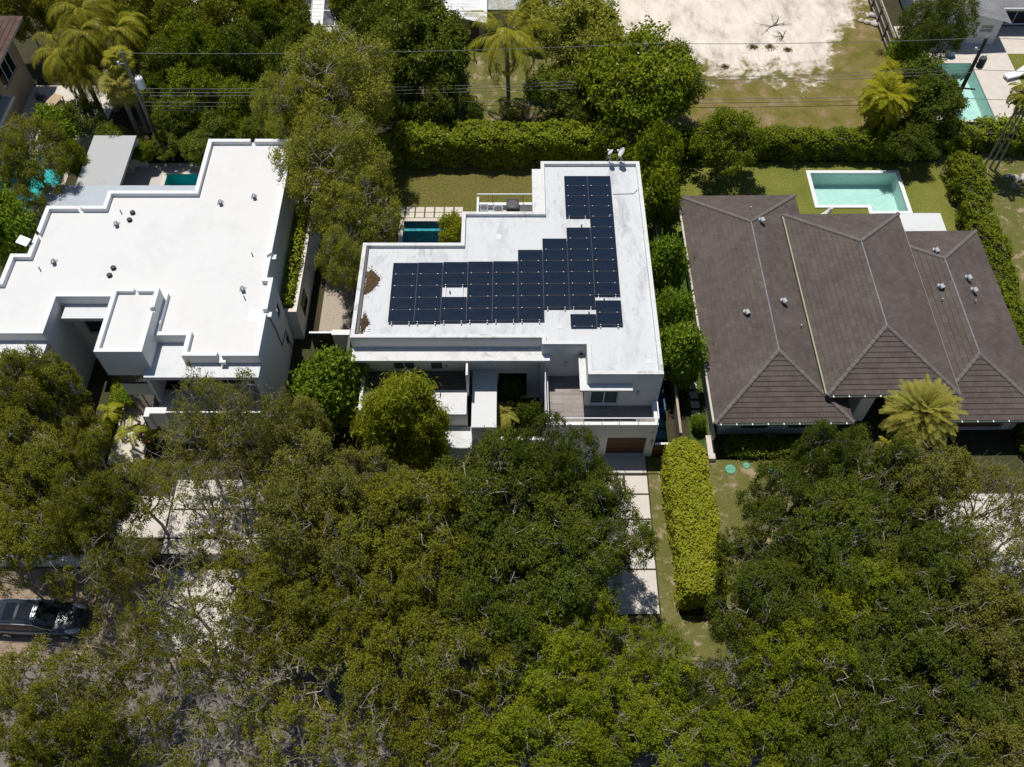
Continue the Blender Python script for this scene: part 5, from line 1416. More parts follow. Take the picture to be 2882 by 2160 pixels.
def tree(kind, label, x, y, Rr, zc, mat=None, name='tree', cat='tree', group=None, rot=None, lean=(0, 0)):
    cm, tm = PROTO[kind]
    pz = 7.0 if kind == 'feather' else (6.0 if kind[:3] in ('oak', 'thi', 'air', 'bro') else 5.6)
    t = thing(name, label, cat, group, (x, y, 0))
    t.rotation_euler = (lean[0], lean[1], random.uniform(0, 6.28) if rot is None else rot)
    sq = random.uniform(.88, 1.12) if kind[:3] in ('oak', 'thi', 'air') else 1.0
    t.scale = (Rr / 5 * sq, Rr / 5 / sq, zc / pz)
    for nm, me in (('crown', cm), ('trunk', tm)):
        o = bpy.data.objects.new(nm, me); COL.objects.link(o); o.parent = t
        if nm == 'crown' and mat is not None:
            o.material_slots[0].link = 'OBJECT'; o.material_slots[0].material = mat
    return t

def T(kind, label, dx, dy, Rr, zc=6.0, mat=None, **kw):
    p = at(dx, dy, zc)
    return tree(kind, label, p.x, p.y, Rr, zc, mat, **kw)

# ---- palms
def pinnate(seed, n, L, e0, e1, bend, pairs, ll, lw, mat, hang=.5, name='crown', z0=0.0, v=0.12):
    rng = np.random.default_rng(seed); V = []
    for i in range(n):
        az = i * 2.39996 + rng.uniform(-.2, .2); f = (i + .5) / n
        el = e0 + (e1 - e0) * f + rng.uniform(-.1, .1); Li = L * rng.uniform(.85, 1.1)
        h = np.array([np.cos(az), np.sin(az), 0]); up = np.array([0, 0, 1.])
        pts = [np.array([0, 0, z0])]; a = el
        for s in range(10):
            d = h * np.cos(a) + up * np.sin(a); pts.append(pts[-1] + d * Li / 10); a -= bend * (1.0 + f * .4) / 10 * (1 + s * .12)
        pts = np.array(pts)
        side = np.cross(h, up)
        tw = rng.uniform(-.35, .35)
        for a_, b_ in zip(pts, pts[1:]):       # rachis
            V += [a_ - side * .02, a_ + side * .02, b_ + side * .015, b_ - side * .015]
        for t in np.linspace(.14, 1.0, pairs):
            k = t * 10; i0 = min(9, int(k)); q = pts[i0] + (pts[i0 + 1] - pts[i0]) * (k - i0)
            dr = unit(pts[i0 + 1] - pts[i0])
            lf = ll * (math.sin(math.pi * min(1, t * .9 + .08)) ** .6) * rng.uniform(.85, 1.1)
            for s in (-1, 1):
                ld = unit(side * s + dr * (.55 + .5 * t) + np.array([0, 0, -hang + v * 2 + rng.uniform(-.15, .15)]) + up * s * tw)
                wv = unit(np.cross(ld, np.array([rng.uniform(-.3, .3), rng.uniform(-.3, .3), 1]))) * lw
                m = q + ld * lf * .5; e = q + ld * lf + np.array([0, 0, -lf * hang * .25])
                V += [q, m + wv, e, m - wv]
    V = np.array(V)
    return np_mesh(name, V, np.arange(len(V)).reshape(-1, 4), mat)
def fan(seed, n, pl, fr, e0, e1, mat, segs=22):
    rng = np.random.default_rng(seed); V = []
    for i in range(n):
        az = i * 2.39996 + rng.uniform(-.2, .2); f = (i + .5) / n; el = e0 + (e1 - e0) * f
        h = np.array([np.cos(az), np.sin(az), 0]); up = np.array([0, 0, 1.])
        d = h * np.cos(el) + up * np.sin(el); c = d * pl * rng.uniform(.8, 1.1) + up * -.15 * f
        side = np.cross(h, up); dn = unit(h * np.cos(el - .5) + up * np.sin(el - .5))
        V += [side * -.02, side * .02, c + side * .015, c - side * .015]
        for k in range(segs):
            a = (k / (segs - 1) - .5) * 4.2
            ld = unit(dn * math.cos(a) + side * math.sin(a) + np.array([0, 0, rng.uniform(-.1, .05)]))
            ln = fr * (1 - .18 * abs(a) / 2.1) * rng.uniform(.9, 1.08)
            wv = unit(np.cross(ld, np.cross(dn, side) + rng.normal(size=3) * .25)) * .045
            m = c + ld * ln * .55; e = c + ld * ln + np.array([0, 0, -.22 * ln])
            V += [c, m + wv, e, m - wv]
    V = np.array(V)
    return np_mesh('crown', V, np.arange(len(V)).reshape(-1, 4), mat)
PALM = {'royal': pinnate(1, 24, 4.1, 1.25, -.25, 1.8, 64, .75, .020, LEAF_PALM, .75), 'coconut': pinnate(2, 26, 4.7, 1.35, -.75, 1.15, 60, .95, .022, LEAF_PALM, .75),
        'date': pinnate(3, 170, 2.5, 1.45, -.25, .55, 44, .46, .012, LEAF_DATE, .15), 'sabal': fan(4, 30, 1.0, .95, 1.3, -1.0, LEAF_SABAL), 'sabal2': fan(7, 26, .9, .85, 1.3, -.8, LEAF_PALM),
        'areca': pinnate(5, 80, 2.1, 1.45, -.2, 1.1, 34, .48, .022, LEAF_ARECA, .4), 'small': pinnate(6, 11, 1.9, 1.2, -.1, 1.5, 34, .52, .030, LEAF_PALM, .6), 'yellow': pinnate(8, 8, 1.5, 1.0, -.3, 1.6, 30, .40, .026, LEAF_PALMY, .8)}
def palm(kind, label, x, y, h, s=1.0, mat=None, tr=.13, bend=(0, 0), name='palm_tree', group=None, stems=1):
    t = thing(name, label, 'palm', group, (x, y, 0), random.uniform(0, 6.28))
    o = bpy.data.objects.new('crown', PALM[kind]); COL.objects.link(o); o.parent = t
    o.location = (bend[0], bend[1], h); o.scale = (s, s, s)
    if mat: o.material_slots[0].link = 'OBJECT'; o.material_slots[0].material = mat
    T_ = Tubes(); n = 9
    pts = [(bend[0] * (i / n) ** 1.6, bend[1] * (i / n) ** 1.6, -.1 + (h + .12) * i / n) for i in range(n + 1)]
    T_.add(np.array(pts), [tr * (1.35 - .5 * i / n) for i in range(n + 1)], 9)
    tm = T_.mesh('trunk', PALMBARK)
    tk = bpy.data.objects.new('trunk', tm); COL.objects.link(tk); tk.parent = t
    return t
def palm_at(kind, label, bx, by, ty, **kw):
    b = at(bx, by, 0); return palm(kind, label, b.x, b.y, zfor(b.y, ty), **kw)

# ---- clipped hedges
def hedge(label, x0, x1, y0, y1, z, mat, n=14000, l=.17, w=.10, rz=0.0, c=(0, 0), seed=1, rag=.12, rnd_end=False, taper=.0, group=None, dark=True):
    rng = np.random.default_rng(seed)
    sx, sy = x1 - x0, y1 - y0
    areas = np.array([sx * sy * 1.5, sx * z, sx * z, sy * z, sy * z]); f = rng.choice(5, n, p=areas / areas.sum())
    u, v = rng.random(n), rng.random(n)
    P = np.zeros((n, 3)); N = np.zeros((n, 3))
    k = f == 0; P[k] = np.stack([x0 + u[k] * sx, y0 + v[k] * sy, np.full(k.sum(), z)], 1); N[k] = (0, 0, 1)
    for i, (ax, val, nn) in enumerate(((1, y0, (0, -1, 0)), (1, y1, (0, 1, 0)), (0, x0, (-1, 0, 0)), (0, x1, (1, 0, 0)))):
        k = f == i + 1; m = k.sum(); zz = v[k] ** .8 * z
        P[k] = np.stack([np.full(m, val), y0 + u[k] * sy, zz], 1) if ax == 0 else np.stack([x0 + u[k] * sx, np.full(m, val), zz], 1); N[k] = nn
    # round the shoulders, make the surface billow
    cx, cy = (x0 + x1) / 2, (y0 + y1) / 2
    q = np.stack([(P[:, 0] - cx) / (sx / 2), (P[:, 1] - cy) / (sy / 2), P[:, 2] / z], 1)
    ex = np.clip((sx / 2 - np.abs(P[:, 0] - cx)) / .6, 0, 1); ey = np.clip((sy / 2 - np.abs(P[:, 1] - cy)) / .6, 0, 1)
    top = P[:, 2] > z * .8
    P[top, 2] -= (.30 * (1 - ex[top]) ** 2 + .30 * (1 - ey[top]) ** 2)
    if rnd_end:
        d = np.clip((P[:, 1] - (y1 - 1.3)) / 1.3, 0, 1); P[:, 0] = cx + (P[:, 0] - cx) * np.sqrt(np.maximum(.08, 1 - d ** 2)); P[:, 2] *= 1 - .2 * d ** 2
    ph = rng.uniform(0, 6.28, 8)
    b = (np.sin(P[:, 0] * 2.3 + ph[0]) * np.sin(P[:, 1] * 2.1 + ph[1]) + .7 * np.sin(P[:, 0] * 4.7 + P[:, 2] * 3 + ph[2]) * np.sin(P[:, 1] * 5.1 + ph[3]) + .5 * np.sin(P[:, 2] * 5 + P[:, 0] * 3 + P[:, 1] * 3 + ph[4]))
    b = b + (rng.random(n) > .93) * rng.uniform(0, 2.2, n) * top + .9 * np.sin(P[:, 0] * .9 + P[:, 1] * .8 + ph[5])
    P += N * (b * rag - np.abs(rng.normal(size=n)) * .16 + .05)[:, None] + rng.normal(size=(n, 3)) * .04
    NN = unit(N * .7 + rng.normal(size=(n, 3)) * .55 + np.array([0, 0, .3]))
    P[:, 2] = np.maximum(P[:, 2], .02)
    V = leaf_quads(P, NN, l, w, rng)
    t = thing('hedge', label, 'hedge', group, (c[0], c[1], 0), rz)
    me = np_mesh('foliage', V, np.arange(len(V)).reshape(-1, 4), mat)
    o = bpy.data.objects.new('foliage', me); COL.objects.link(o); o.parent = t
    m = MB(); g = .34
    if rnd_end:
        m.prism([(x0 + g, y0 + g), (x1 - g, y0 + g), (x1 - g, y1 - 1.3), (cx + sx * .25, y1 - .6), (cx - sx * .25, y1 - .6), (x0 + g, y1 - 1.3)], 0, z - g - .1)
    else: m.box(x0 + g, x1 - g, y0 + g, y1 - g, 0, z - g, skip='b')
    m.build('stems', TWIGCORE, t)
    return t
# ------------------------------------------------------------------ placing the trees
Q = 1.303
def TD(kind, label, dx, dy, Rr, zc=6.0, mat=None, **kw):
    zc = zc * random.uniform(.82, 1.2); Rr *= random.uniform(.80, .98)
    kw.setdefault('name', 'oak_tree'); kw.setdefault('group', 'oaks along the street and front yards')
    return T(kind, label, dx * Q, dy * Q, Rr, zc, mat, **kw)
O_, P_, G_, B_ = LEAF_OLIVE, LEAF_PALE, LEAF_GREEN, LEAF_BRIGHT
TD('oak1', 'dark olive oak hard against the front wall of the stepped white house', 95, 850, 2.7, 6.3, O_)
TD('oak3', 'oak at the frame edge below the white house canopy', 15, 900, 2.6, 5.5, O_)
TD('oak2', 'small oak beside the yellow palm and the entry path', 190, 955, 2.2, 4.6, O_)
TD('oak2', 'spreading oak over the side lawn of the stepped white house', 60, 1015, 3.4, 5.8, O_)
TD('thin1', 'grey green oak covering the slatted terrace railing', 455, 905, 2.6, 6.6, P_)
TD('thin2', 'greyish oak at the right end of the slatted terrace railing', 560, 925, 3.0, 6.4, P_)
TD('oak1', 'greyish oak in front of the shaded wall beside the gravel path', 640, 940, 2.6, 6.2, P_)
TD('thin1', 'oak between the yellow palm and the driveway slabs', 300, 1070, 2.9, 5.8, O_)
TD('oak3', 'broad oak above the low white street wall', 110, 1150, 3.6, 6.0, O_)
TD('oak1', 'small oak overhanging the end of the low white wall', 215, 1110, 2.4, 5.6, O_)
TD('airy', 'sparse oak whose bare limbs show over the pale driveway slabs', 450, 1110, 3.6, 6.4, O_)
TD('thin1', 'greyish oak in front of the shaded block under the terrace', 425, 965, 2.9, 5.6, P_)
TD('thin2', 'greyish oak shading the driveway end nearest the terrace', 540, 985, 2.8, 5.8, P_)
TD('airy', 'airy oak leaning over the dappled apron from the car side', 395, 1290, 2.9, 5.8, O_)
TD('airy', 'second sparse oak with bare limbs over the wide driveway slab', 520, 1130, 3.0, 6.2, P_)
TD('thin2', 'green oak with loose twigs over the driveway past the garage apron', 1300, 1120, 2.3, 5.2, G_)
TD('thin1', 'bright thin oak over the grass below the yellow hedge', 1425, 1440, 2.5, 5.2, B_)
TD('thin1', 'thin oak covering the road edge below the parked car', 95, 1490, 3.0, 5.4, O_)
TD('thin2', 'thin oak whose shade dapples the verge below the car bonnet', 225, 1455, 2.5, 5.4, O_)
TD('oak2', 'rounded oak just below the gap in front of the gravel path', 660, 1060, 3.3, 6.2, P_)
TD('oak3', 'pale oak just below the yellow green bamboo', 785, 1085, 3.2, 6.2, P_)
TD('thin2', 'small oak tucked under the edge of the bamboo clump', 890, 1080, 2.0, 5.2, P_)
TD('oak1', 'deep green oak overlapping the entry roof of the solar panel house', 1090, 1040, 2.9, 6.0, G_)
TD('oak3', 'deep green oak covering the terrace railing above the garage', 1195, 1008, 2.5, 6.4, G_)
TD('oak2', 'large deep green oak in the middle of the street canopy', 1060, 1130, 4.4, 6.8, G_)
TD('oak1', 'deep green oak beside the garage apron', 1245, 1075, 3.0, 6.2, G_)
TD('oak3', 'deep green oak leaning over the driveway by the grass strip', 1290, 1190, 3.4, 6.2, G_)
TD('oak2', 'dark oak shading the end of the driveway', 1180, 1230, 3.8, 6.4, G_)
TD('oak1', 'mid green oak between the pale oaks and the deep green ones', 930, 1150, 3.8, 6.4, O_)
TD('oak3', 'grey green oak right of the pale driveway', 690, 1160, 3.4, 6.3, P_)
TD('oak2', 'oak filling the middle of the canopy below the bamboo', 800, 1190, 3.6, 6.2, O_)
TD('thin1', 'thin oak over the dark slatted gate', 560, 1240, 2.9, 6.2, O_)
TD('thin2', 'thin oak between the parked car and the dappled apron', 255, 1230, 2.9, 5.8, O_)
TD('oak1', 'oak with dead sticks at the edge of the dappled apron', 640, 1300, 3.0, 6.2, O_)
TD('oak3', 'olive oak over the grass verge in the middle of the street', 770, 1320, 3.4, 6.2, O_)
TD('oak2', 'olive oak beside the deep green group on the street side', 920, 1310, 3.4, 6.2, O_)
TD('oak1', 'green oak over the verge below the darkest gap', 1070, 1330, 3.4, 6.2, G_)
TD('oak3', 'bright green oak near the last driveway slab', 1210, 1370, 3.0, 6.0, B_)
TD('thin1', 'thin oak whose leaves hang over the front of the black car', 310, 1375, 2.0, 5.4, O_)
TD('airy', 'thin oak in front of the dappled apron by the road', 345, 1440, 2.8, 5.8, O_)
TD('thin2', 'thin oak over the road, left of the bare grey limbs', 490, 1430, 3.2, 6.0, O_)
TD('airy', 'oak with the largest bare grey limbs showing in its crown', 680, 1455, 3.6, 6.2, O_)
TD('oak2', 'olive oak over the road between the bare limbs and the bright oaks', 850, 1440, 3.2, 6.2, O_)
TD('thin1', 'thin oak over the road below the deep green group', 1000, 1470, 3.3, 6.2, O_)
TD('oak1', 'bright oak over the road below the end of the driveway', 1160, 1480, 3.2, 6.2, B_)
TD('thin2', 'bright oak next to the patch of bare road below the hedge', 1330, 1440, 2.7, 5.8, B_)
TD('thin1', 'thin oak in the bottom corner under the parked car', 50, 1575, 2.9, 5.6, O_)
TD('oak1', 'oak along the bottom edge below the parked car', 170, 1600, 2.9, 6.0, O_)
TD('thin2', 'thin oak along the bottom edge with road showing through', 320, 1590, 3.1, 6.2, O_)
TD('airy', 'airy oak along the bottom edge with pale branches', 480, 1600, 3.2, 6.2, O_)
TD('thin1', 'oak along the bottom edge under the bare grey limbs', 640, 1610, 3.2, 6.2, O_)
TD('thin2', 'oak along the bottom edge where the road shows as pale patches', 800, 1600, 3.2, 6.2, O_)
TD('oak3', 'oak along the bottom edge where olive turns to bright green', 970, 1610, 3.2, 6.2, O_)
TD('oak2', 'bright oak at the middle of the bottom edge', 1130, 1620, 3.2, 6.2, B_)
TD('oak1', 'bright oak along the bottom edge below the patch of road', 1300, 1590, 3.2, 6.2, B_)
TD('oak3', 'bright oak along the bottom edge at the start of the shaded group', 1460, 1580, 3.2, 6.2, B_)
TD('oak2', 'green oak rising beside the green manhole lids', 1690, 1095, 2.3, 5.8, G_)
TD('oak1', 'small green oak in front of the brown house windows', 1760, 1010, 2.0, 5.4, G_)
TD('oak3', 'green oak below the gap between the brown house and the date palm', 1850, 1055, 3.0, 6.2, G_)
TD('oak1', 'grey green oak just below the date palm', 1990, 1045, 3.0, 6.2, P_)
TD('thin1', 'airy grey green oak over the pale driveway beyond the date palm', 2130, 1080, 2.9, 6.2, P_)
TD('thin2', 'airy oak at the frame edge over the pale driveway', 2225, 1120, 2.4, 6.2, P_)
TD('oak3', 'green oak leaning against the street half of the yellow hedge', 1650, 1200, 2.7, 5.8, G_)
TD('oak2', 'large dark oak in the middle of the shaded group', 1800, 1190, 3.8, 6.4, G_)
TD('oak1', 'dark oak between the pale driveway and the shaded group', 1990, 1190, 3.4, 6.4, G_)
TD('thin1', 'thin grey green oak at the edge of the pale driveway patch', 2130, 1230, 3.0, 6.2, P_)
TD('oak2', 'dark oak beyond the street end of the yellow hedge', 1660, 1345, 3.0, 6.0, G_)
TD('oak1', 'bright oak standing out of the shaded group', 1830, 1330, 3.4, 6.2, B_)
TD('oak3', 'dark oak at the heart of the shaded group nearer the road', 1990, 1360, 3.4, 6.2, G_)
TD('oak2', 'grey green oak at the frame edge in the shaded group', 2150, 1380, 3.3, 6.2, P_)
TD('thin2', 'oak beside the pale patch of road below the hedge', 1570, 1490, 2.5, 5.8, G_)
TD('oak1', 'bright oak over the road in the shaded group', 1720, 1500, 3.1, 6.2, B_)
TD('oak3', 'dark oak over the road in the shaded group', 1880, 1510, 3.3, 6.2, G_)
TD('oak2', 'dark oak over the road next to the frame edge', 2050, 1530, 3.3, 6.2, G_)
TD('oak1', 'oak at the frame edge over the road', 2200, 1540, 3.0, 6.2, P_)
TD('oak2', 'bright oak along the bottom edge in the shaded group', 1620, 1620, 3.0, 6.2, B_)
TD('oak1', 'green oak along the bottom edge past the bright ones', 1790, 1630, 3.1, 6.2, G_)
TD('oak3', 'dark oak along the bottom edge near the corner', 1960, 1640, 3.1, 6.2, G_)
TD('oak2', 'dark oak filling the bottom corner under the shaded group', 2130, 1650, 3.1, 6.2, P_)

TD('thin2', 'thin oak whose branches shade the sandy verge by the car bonnet', 265, 1250, 1.7, 5.0, O_)
TD('airy', 'airy oak casting shade over the road below the parked car', 175, 1500, 2.6, 5.8, O_)
TD('thin2', 'oak at the frame edge between the low white wall and the car', 20, 1235, 1.8, 5.2, O_)
TD('thin1', 'green oak spreading over the narrow driveway halfway along the hedge', 1325, 1195, 1.9, 5.0, G_)
TD('oak1', 'oak filling the dark gap by the low white wall', 60, 1085, 2.8, 5.4, O_)
TD('thin2', 'thin olive oak between the bare grey limbs and the apron', 580, 1360, 2.8, 6.0, O_)
TD('oak1', 'small bright oak at the street edge of the front grass', 1400, 1500, 2.0, 5.2, B_)

# the big feathery trees between the two white houses
BT = dict(name='feathery_tree', group='feathery trees between the white houses')
T('feather', 'tallest feathery olive tree standing by the overhead wires', 945, 245, 4.7, 7.6, None, **BT)
T('feather', 'feathery olive tree overhanging the corner of the fresh white roof', 935, 480, 4.1, 7.2, None, rot=1.0, **BT)
T('feather', 'lower feathery tree beside the dark blue pool', 1010, 610, 3.0, 6.2, None, rot=2.2, **BT)
T('feather', 'small feathery tree over the gravel path and the roof leaf litter', 975, 745, 1.9, 5.2, None, rot=3.4, **BT)
T('feather', 'feathery tree on the uphill side of the pair by the hedge', 830, 330, 2.8, 6.8, None, rot=4.4, **BT)

BK = dict(name='broadleaf_tree', group='trees of the back gardens')
T('broad1', 'dense dark broadleaf tree beside the coconut palm', 1190, 130, 4.2, 6.0, None, **BK)
T('broad2', 'lower dark broadleaf tree behind the wires and the long hedge', 1225, 255, 3.0, 4.0, None, **BK)
T('broad2', 'dark broadleaf tree in front of the house with far solar panels', 1040, 100, 2.6, 5.0, None, **BK)
T('broad1', 'yellow green mango tree beside the grey low roof', 1625, 85, 4.0, 5.4, LEAF_MANGO, **BK)
T('broad2', 'mango tree between the yellow green one and the ficus', 1700, 185, 3.0, 4.6, LEAF_MANGO, **BK)
T('broad1', 'round green ficus tree growing around the grey utility pole', 1800, 240, 4.7, 5.6, LEAF_FICUS, **BK)
T('broad2', 'smaller ficus in front of the utility pole by the long hedge', 1770, 360, 3.0, 3.6, LEAF_FICUS, **BK)
T('broad2', 'ficus with one side over the bare sand', 1890, 220, 2.8, 4.8, LEAF_FICUS, **BK)
T('broad2', 'umbrella shaped tree with a bare trunk on the pool lawn', 2050, 395, 2.7, 4.0, LEAF_FICUS, **BK)
T('broad1', 'dense dark tree between the overhead wires and the terrace pool', 2600, 270, 3.1, 3.8, LEAF_GREEN, **BK)
T('feather', 'airy tree in front of the grey shingled house', 2640, 70, 2.9, 6.2, LEAF_GREEN, **BK)
T('broad2', 'low dark shrub tree at the foot of the leaning pole', 2560, 390, 2.3, 2.4, LEAF_GREEN, **BK)
T('feather', 'dark green tree hiding the teal pool beside the low grey roof', 85, 445, 3.0, 5.2, LEAF_OLIVE, **BK)
T('broad2', 'leafy tree between the low grey roof and the teal pool', 212, 455, 1.3, 3.0, LEAF_FICUS, **BK)
T('bush2', 'bright green tree at the frame edge beside the stepped parapet', 25, 660, 1.9, 4.2, LEAF_SHRUB, **BK)
T('feather', 'olive tree on the roof side of the bright green one at the frame edge', 65, 600, 1.8, 3.8, LEAF_OLIVE, **BK)
for i, (px, py, r_, zc, k, m_, lab) in enumerate((
        (520, 70, 2.8, 5.4, 'broad2', LEAF_OLIVE, 'olive garden tree beyond the palms, nearest the royal palms'), (640, 60, 2.8, 5.2, 'broad1', LEAF_OLIVE, 'olive garden tree in front of the white wall with far panels'),
        (740, 60, 2.4, 5.0, 'broad2', LEAF_FICUS, 'green garden tree directly below the far solar panels'), (860, 140, 2.2, 4.6, 'broad1', LEAF_BROAD, 'dark garden tree behind the tallest feathery tree'),
        (560, 150, 2.6, 5.0, 'broad1', LEAF_FICUS, 'green garden tree above the teal pool glimpse'), (690, 150, 2.3, 4.8, 'broad2', LEAF_BROAD, 'dark garden tree above the wires near the teal pool'),
        (470, 190, 2.3, 4.2, 'broad2', LEAF_BROAD, 'dark shrub tree just right of the white transformer'), (560, 260, 2.3, 3.6, 'broad1', LEAF_FICUS, 'lush shrub tree under the three middle wires'),
        (690, 290, 2.2, 3.6, 'broad2', LEAF_FICUS, 'lush shrub tree below the wires beside the feathery tree'), (500, 330, 1.9, 2.8, 'broad1', LEAF_BROAD, 'dark shrub behind the pool pavilion'),
        (620, 365, 1.9, 2.6, 'broad2', LEAF_BROAD, 'dark shrub behind the back parapet of the white house'), (720, 375, 1.6, 2.6, 'broad1', LEAF_BROAD, 'dark shrub between the back parapet and the feathery trees'),
        (430, 20, 2.6, 5.4, 'broad1', LEAF_OLIVE, 'olive tree at the top edge right of the royal palms'), (60, 30, 2.4, 5.0, 'broad2', LEAF_OLIVE, 'olive tree at the top corner behind the maroon roof'),
        (980, 20, 1.6, 3.6, 'bush1', LEAF_YELLOW, 'small tree with yellow blossom at the top edge'), (1080, 40, 2.0, 4.6, 'broad1', LEAF_FICUS, 'green tree in front of the white ribbed roof'),
        (230, 330, 1.8, 2.6, 'broad2', LEAF_BROAD, 'dark shrub at the feet of the royal palms'), (320, 400, 1.5, 2.0, 'broad1', LEAF_BROAD, 'dark shrub behind the grey pavilion roof'), (160, 370, 1.5, 2.4, 'bush1', LEAF_SHRUB, 'bright green shrub beside the patio furniture'),
        (420, 120, 2.4, 4.2, 'broad1', LEAF_OLIVE, 'olive tree filling the gap behind the royal palms'), (330, 20, 2.2, 4.6, 'broad2', LEAF_OLIVE, 'olive tree behind the highest royal palm'), (180, 20, 2.2, 4.6, 'broad1', LEAF_OLIVE, 'olive tree behind the royal palm nearest the maroon roof'),
        (800, 30, 2.2, 4.6, 'broad1', LEAF_OLIVE, 'olive tree beside the far solar panels'), (450, 260, 1.8, 3.0, 'broad2', LEAF_FICUS, 'green shrub beside the white transformer'), (640, 250, 1.7, 2.6, 'broad1', LEAF_FICUS, 'green shrub in front of the teal pool glimpse'),
        (1100, 300, 2.0, 3.2, 'broad1', LEAF_BROAD, 'dark shrub tree between the tallest feathery tree and the wires'), (1300, 320, 1.7, 2.6, 'broad2', LEAF_BROAD, 'dark shrub tree at the rear lawn edge behind the long hedge'), (1560, 260, 2.6, 3.4, 'broad1', LEAF_BROAD, 'dark tree in the shade between the coconut palm and the ficus'),
        (1640, 330, 1.9, 2.6, 'broad2', LEAF_BROAD, 'dark shrub in the shade behind the long hedge'), (1180, 30, 2.4, 4.6, 'broad2', LEAF_FICUS, 'green tree in front of the ribbed roof eave'), (1500, 30, 1.6, 3.4, 'broad2', LEAF_MANGO, 'yellow green tree hiding part of the grey low roof'),
        (1060, 420, 1.8, 2.6, 'broad2', LEAF_BROAD, 'dark shrub at the end of the long hedge by the feathery trees'), (470, 405, 1.4, 1.8, 'broad2', LEAF_BROAD, 'dark shrub at the foot of the pale pole'), (400, 425, 1.2, 1.5, 'broad1', LEAF_FICUS, 'low green shrub behind the pavilion wall'), (560, 420, 1.5, 2.0, 'broad1', LEAF_BROAD, 'dark shrub shading the far end of the aqua pool'),
        (2540, 160, 1.3, 2.6, 'bush2', LEAF_SHRUB, 'light green shrub at the end of the weathered board fence'), (810, 190, 2.0, 4.4, 'broad2', LEAF_BROAD, 'dark tree peeping over the tallest feathery tree'))):
    T(k, lab, px, py, r_, zc, m_, name='garden_tree', group='trees of the back gardens')

# side shrubs
SB = dict(name='shrub_tree', cat='shrub', group='shrubs between the houses')
T('bush1', 'light green shrub tree between the white roof edge and the stepping slabs', 1868, 755, 1.35, 3.4, LEAF_SHRUB, **SB)
T('bush2', 'green shrub tree by the middle of the roof edge and the rusty gutter', 1890, 905, 1.3, 3.4, LEAF_SHRUB, **SB)
T('bush1', 'green shrub tree beside the front corner of the white roof', 1908, 1000, 1.45, 3.4, LEAF_SHRUB, **SB)
T('bush2', 'glossy green shrub tree behind the satellite dishes', 1850, 470, 1.7, 3.6, LEAF_FICUS, **SB)
T('bush1', 'glossy green shrub tree along the far part of the white roof edge', 1850, 570, 1.5, 3.4, LEAF_FICUS, **SB)
T('bush1', 'leafy green shrub at the mouth of the gravel path', 935, 1080, 1.9, 3.4, LEAF_SHRUB, **SB)
T('bush2', 'smaller leafy shrub below the one at the gravel path', 925, 1125, 1.6, 2.8, LEAF_SHRUB, **SB)
T('bamboo', 'bright yellow green bamboo clump in front of the dark terrace deck', 1112, 1185, 2.35, 4.5, None, **SB)
T('bamboo', 'smaller bamboo clump hanging beside the front slab', 1195, 1235, 1.5, 3.4, None, **SB)
T('bush2', 'light green shrub leaning over the dark blue pool', 1272, 655, 0.95, 1.6, LEAF_BAMBOO, **SB)
T('bush1', 'dark bushy plant in the walled court beside the bridge slab', 1435, 1090, .95, 1.3, LEAF_GREEN, **SB)
T('bush2', 'low bush at the street end of the walled court', 1485, 1165, .8, 1.4, LEAF_GREEN, **SB)
T('bush1', 'low bush along the entry path of the stepped white house', 355, 1120, .8, .9, LEAF_SHRUB, **SB)
T('bush2', 'bush with a few purple flowers at the end of the terrace wall', 430, 1225, .8, 1.2, LEAF_GREEN, **SB)
T('bush2', 'bush by the brown board fence between the side yards', 1965, 1190, .5, .8, LEAF_SHRUB, **SB)
MAG = mk('purple_petals', (0.35, 0.03, 0.20), 0.6, 0.2, 5.0)
fl = MB(); rr_ = random.Random(9); pc = at(433, 1222, 2.0)
for _ in range(9):
    c_ = pc + Vector((rr_.uniform(-.6, .6), rr_.uniform(-.7, .5), rr_.uniform(-.4, .3))); fl.obox(c_, (.10, .10, .05), rr_.uniform(0, 3), rr_.uniform(-.6, .6))
tag(fl.build('blossoms', MAG), 'purple blossoms dotted over the bush by the terrace wall', 'flowers', None, 'stuff')

# odds and ends on the vacant lot
def tuft(label, px, py, r, mat):
    p = at(px, py, 0); rng = np.random.default_rng(int(px)); n = 260
    r *= .8; a = rng.uniform(0, 6.283, n); d = np.abs(rng.normal(size=n)) * r * .5
    P = np.stack([np.cos(a) * d, np.sin(a) * d * .8, rng.uniform(.02, .32, n) * r * np.exp(-(d / r) ** 2) + .02], 1)
    N = unit(rng.normal(size=(n, 3)) + np.array([0, 0, .5]))
    V = leaf_quads(P, N, .22, .05, rng)
    o = bpy.data.objects.new('weed_tuft', np_mesh('weed_tuft', V, np.arange(n * 4).reshape(-1, 4), mat)); COL.objects.link(o); o.location = p
    tag(o, label, 'weeds', 'weed tufts on the vacant lot')
DRY = mk_leaf('dry_weeds', [(0.060, 0.050, 0.030), (0.085, 0.070, 0.044), (0.045, 0.042, 0.022)], .3, .8, .2, 3.2)
for px, py, r, lab in ((2118, 134, .75, 'brown weed tuft on the sand nearest the ficus'), (2165, 134, .95, 'brown weed tuft beside the first one on the sand'), (2216, 142, .6, 'small weed tuft where the sand meets the grass'), (2040, 190, .7, 'green brown tuft beside the ficus leaves'), (2478, 150, .9, 'dark bush at the foot of the board fence')):
    tuft(lab, px, py, r, DRY)
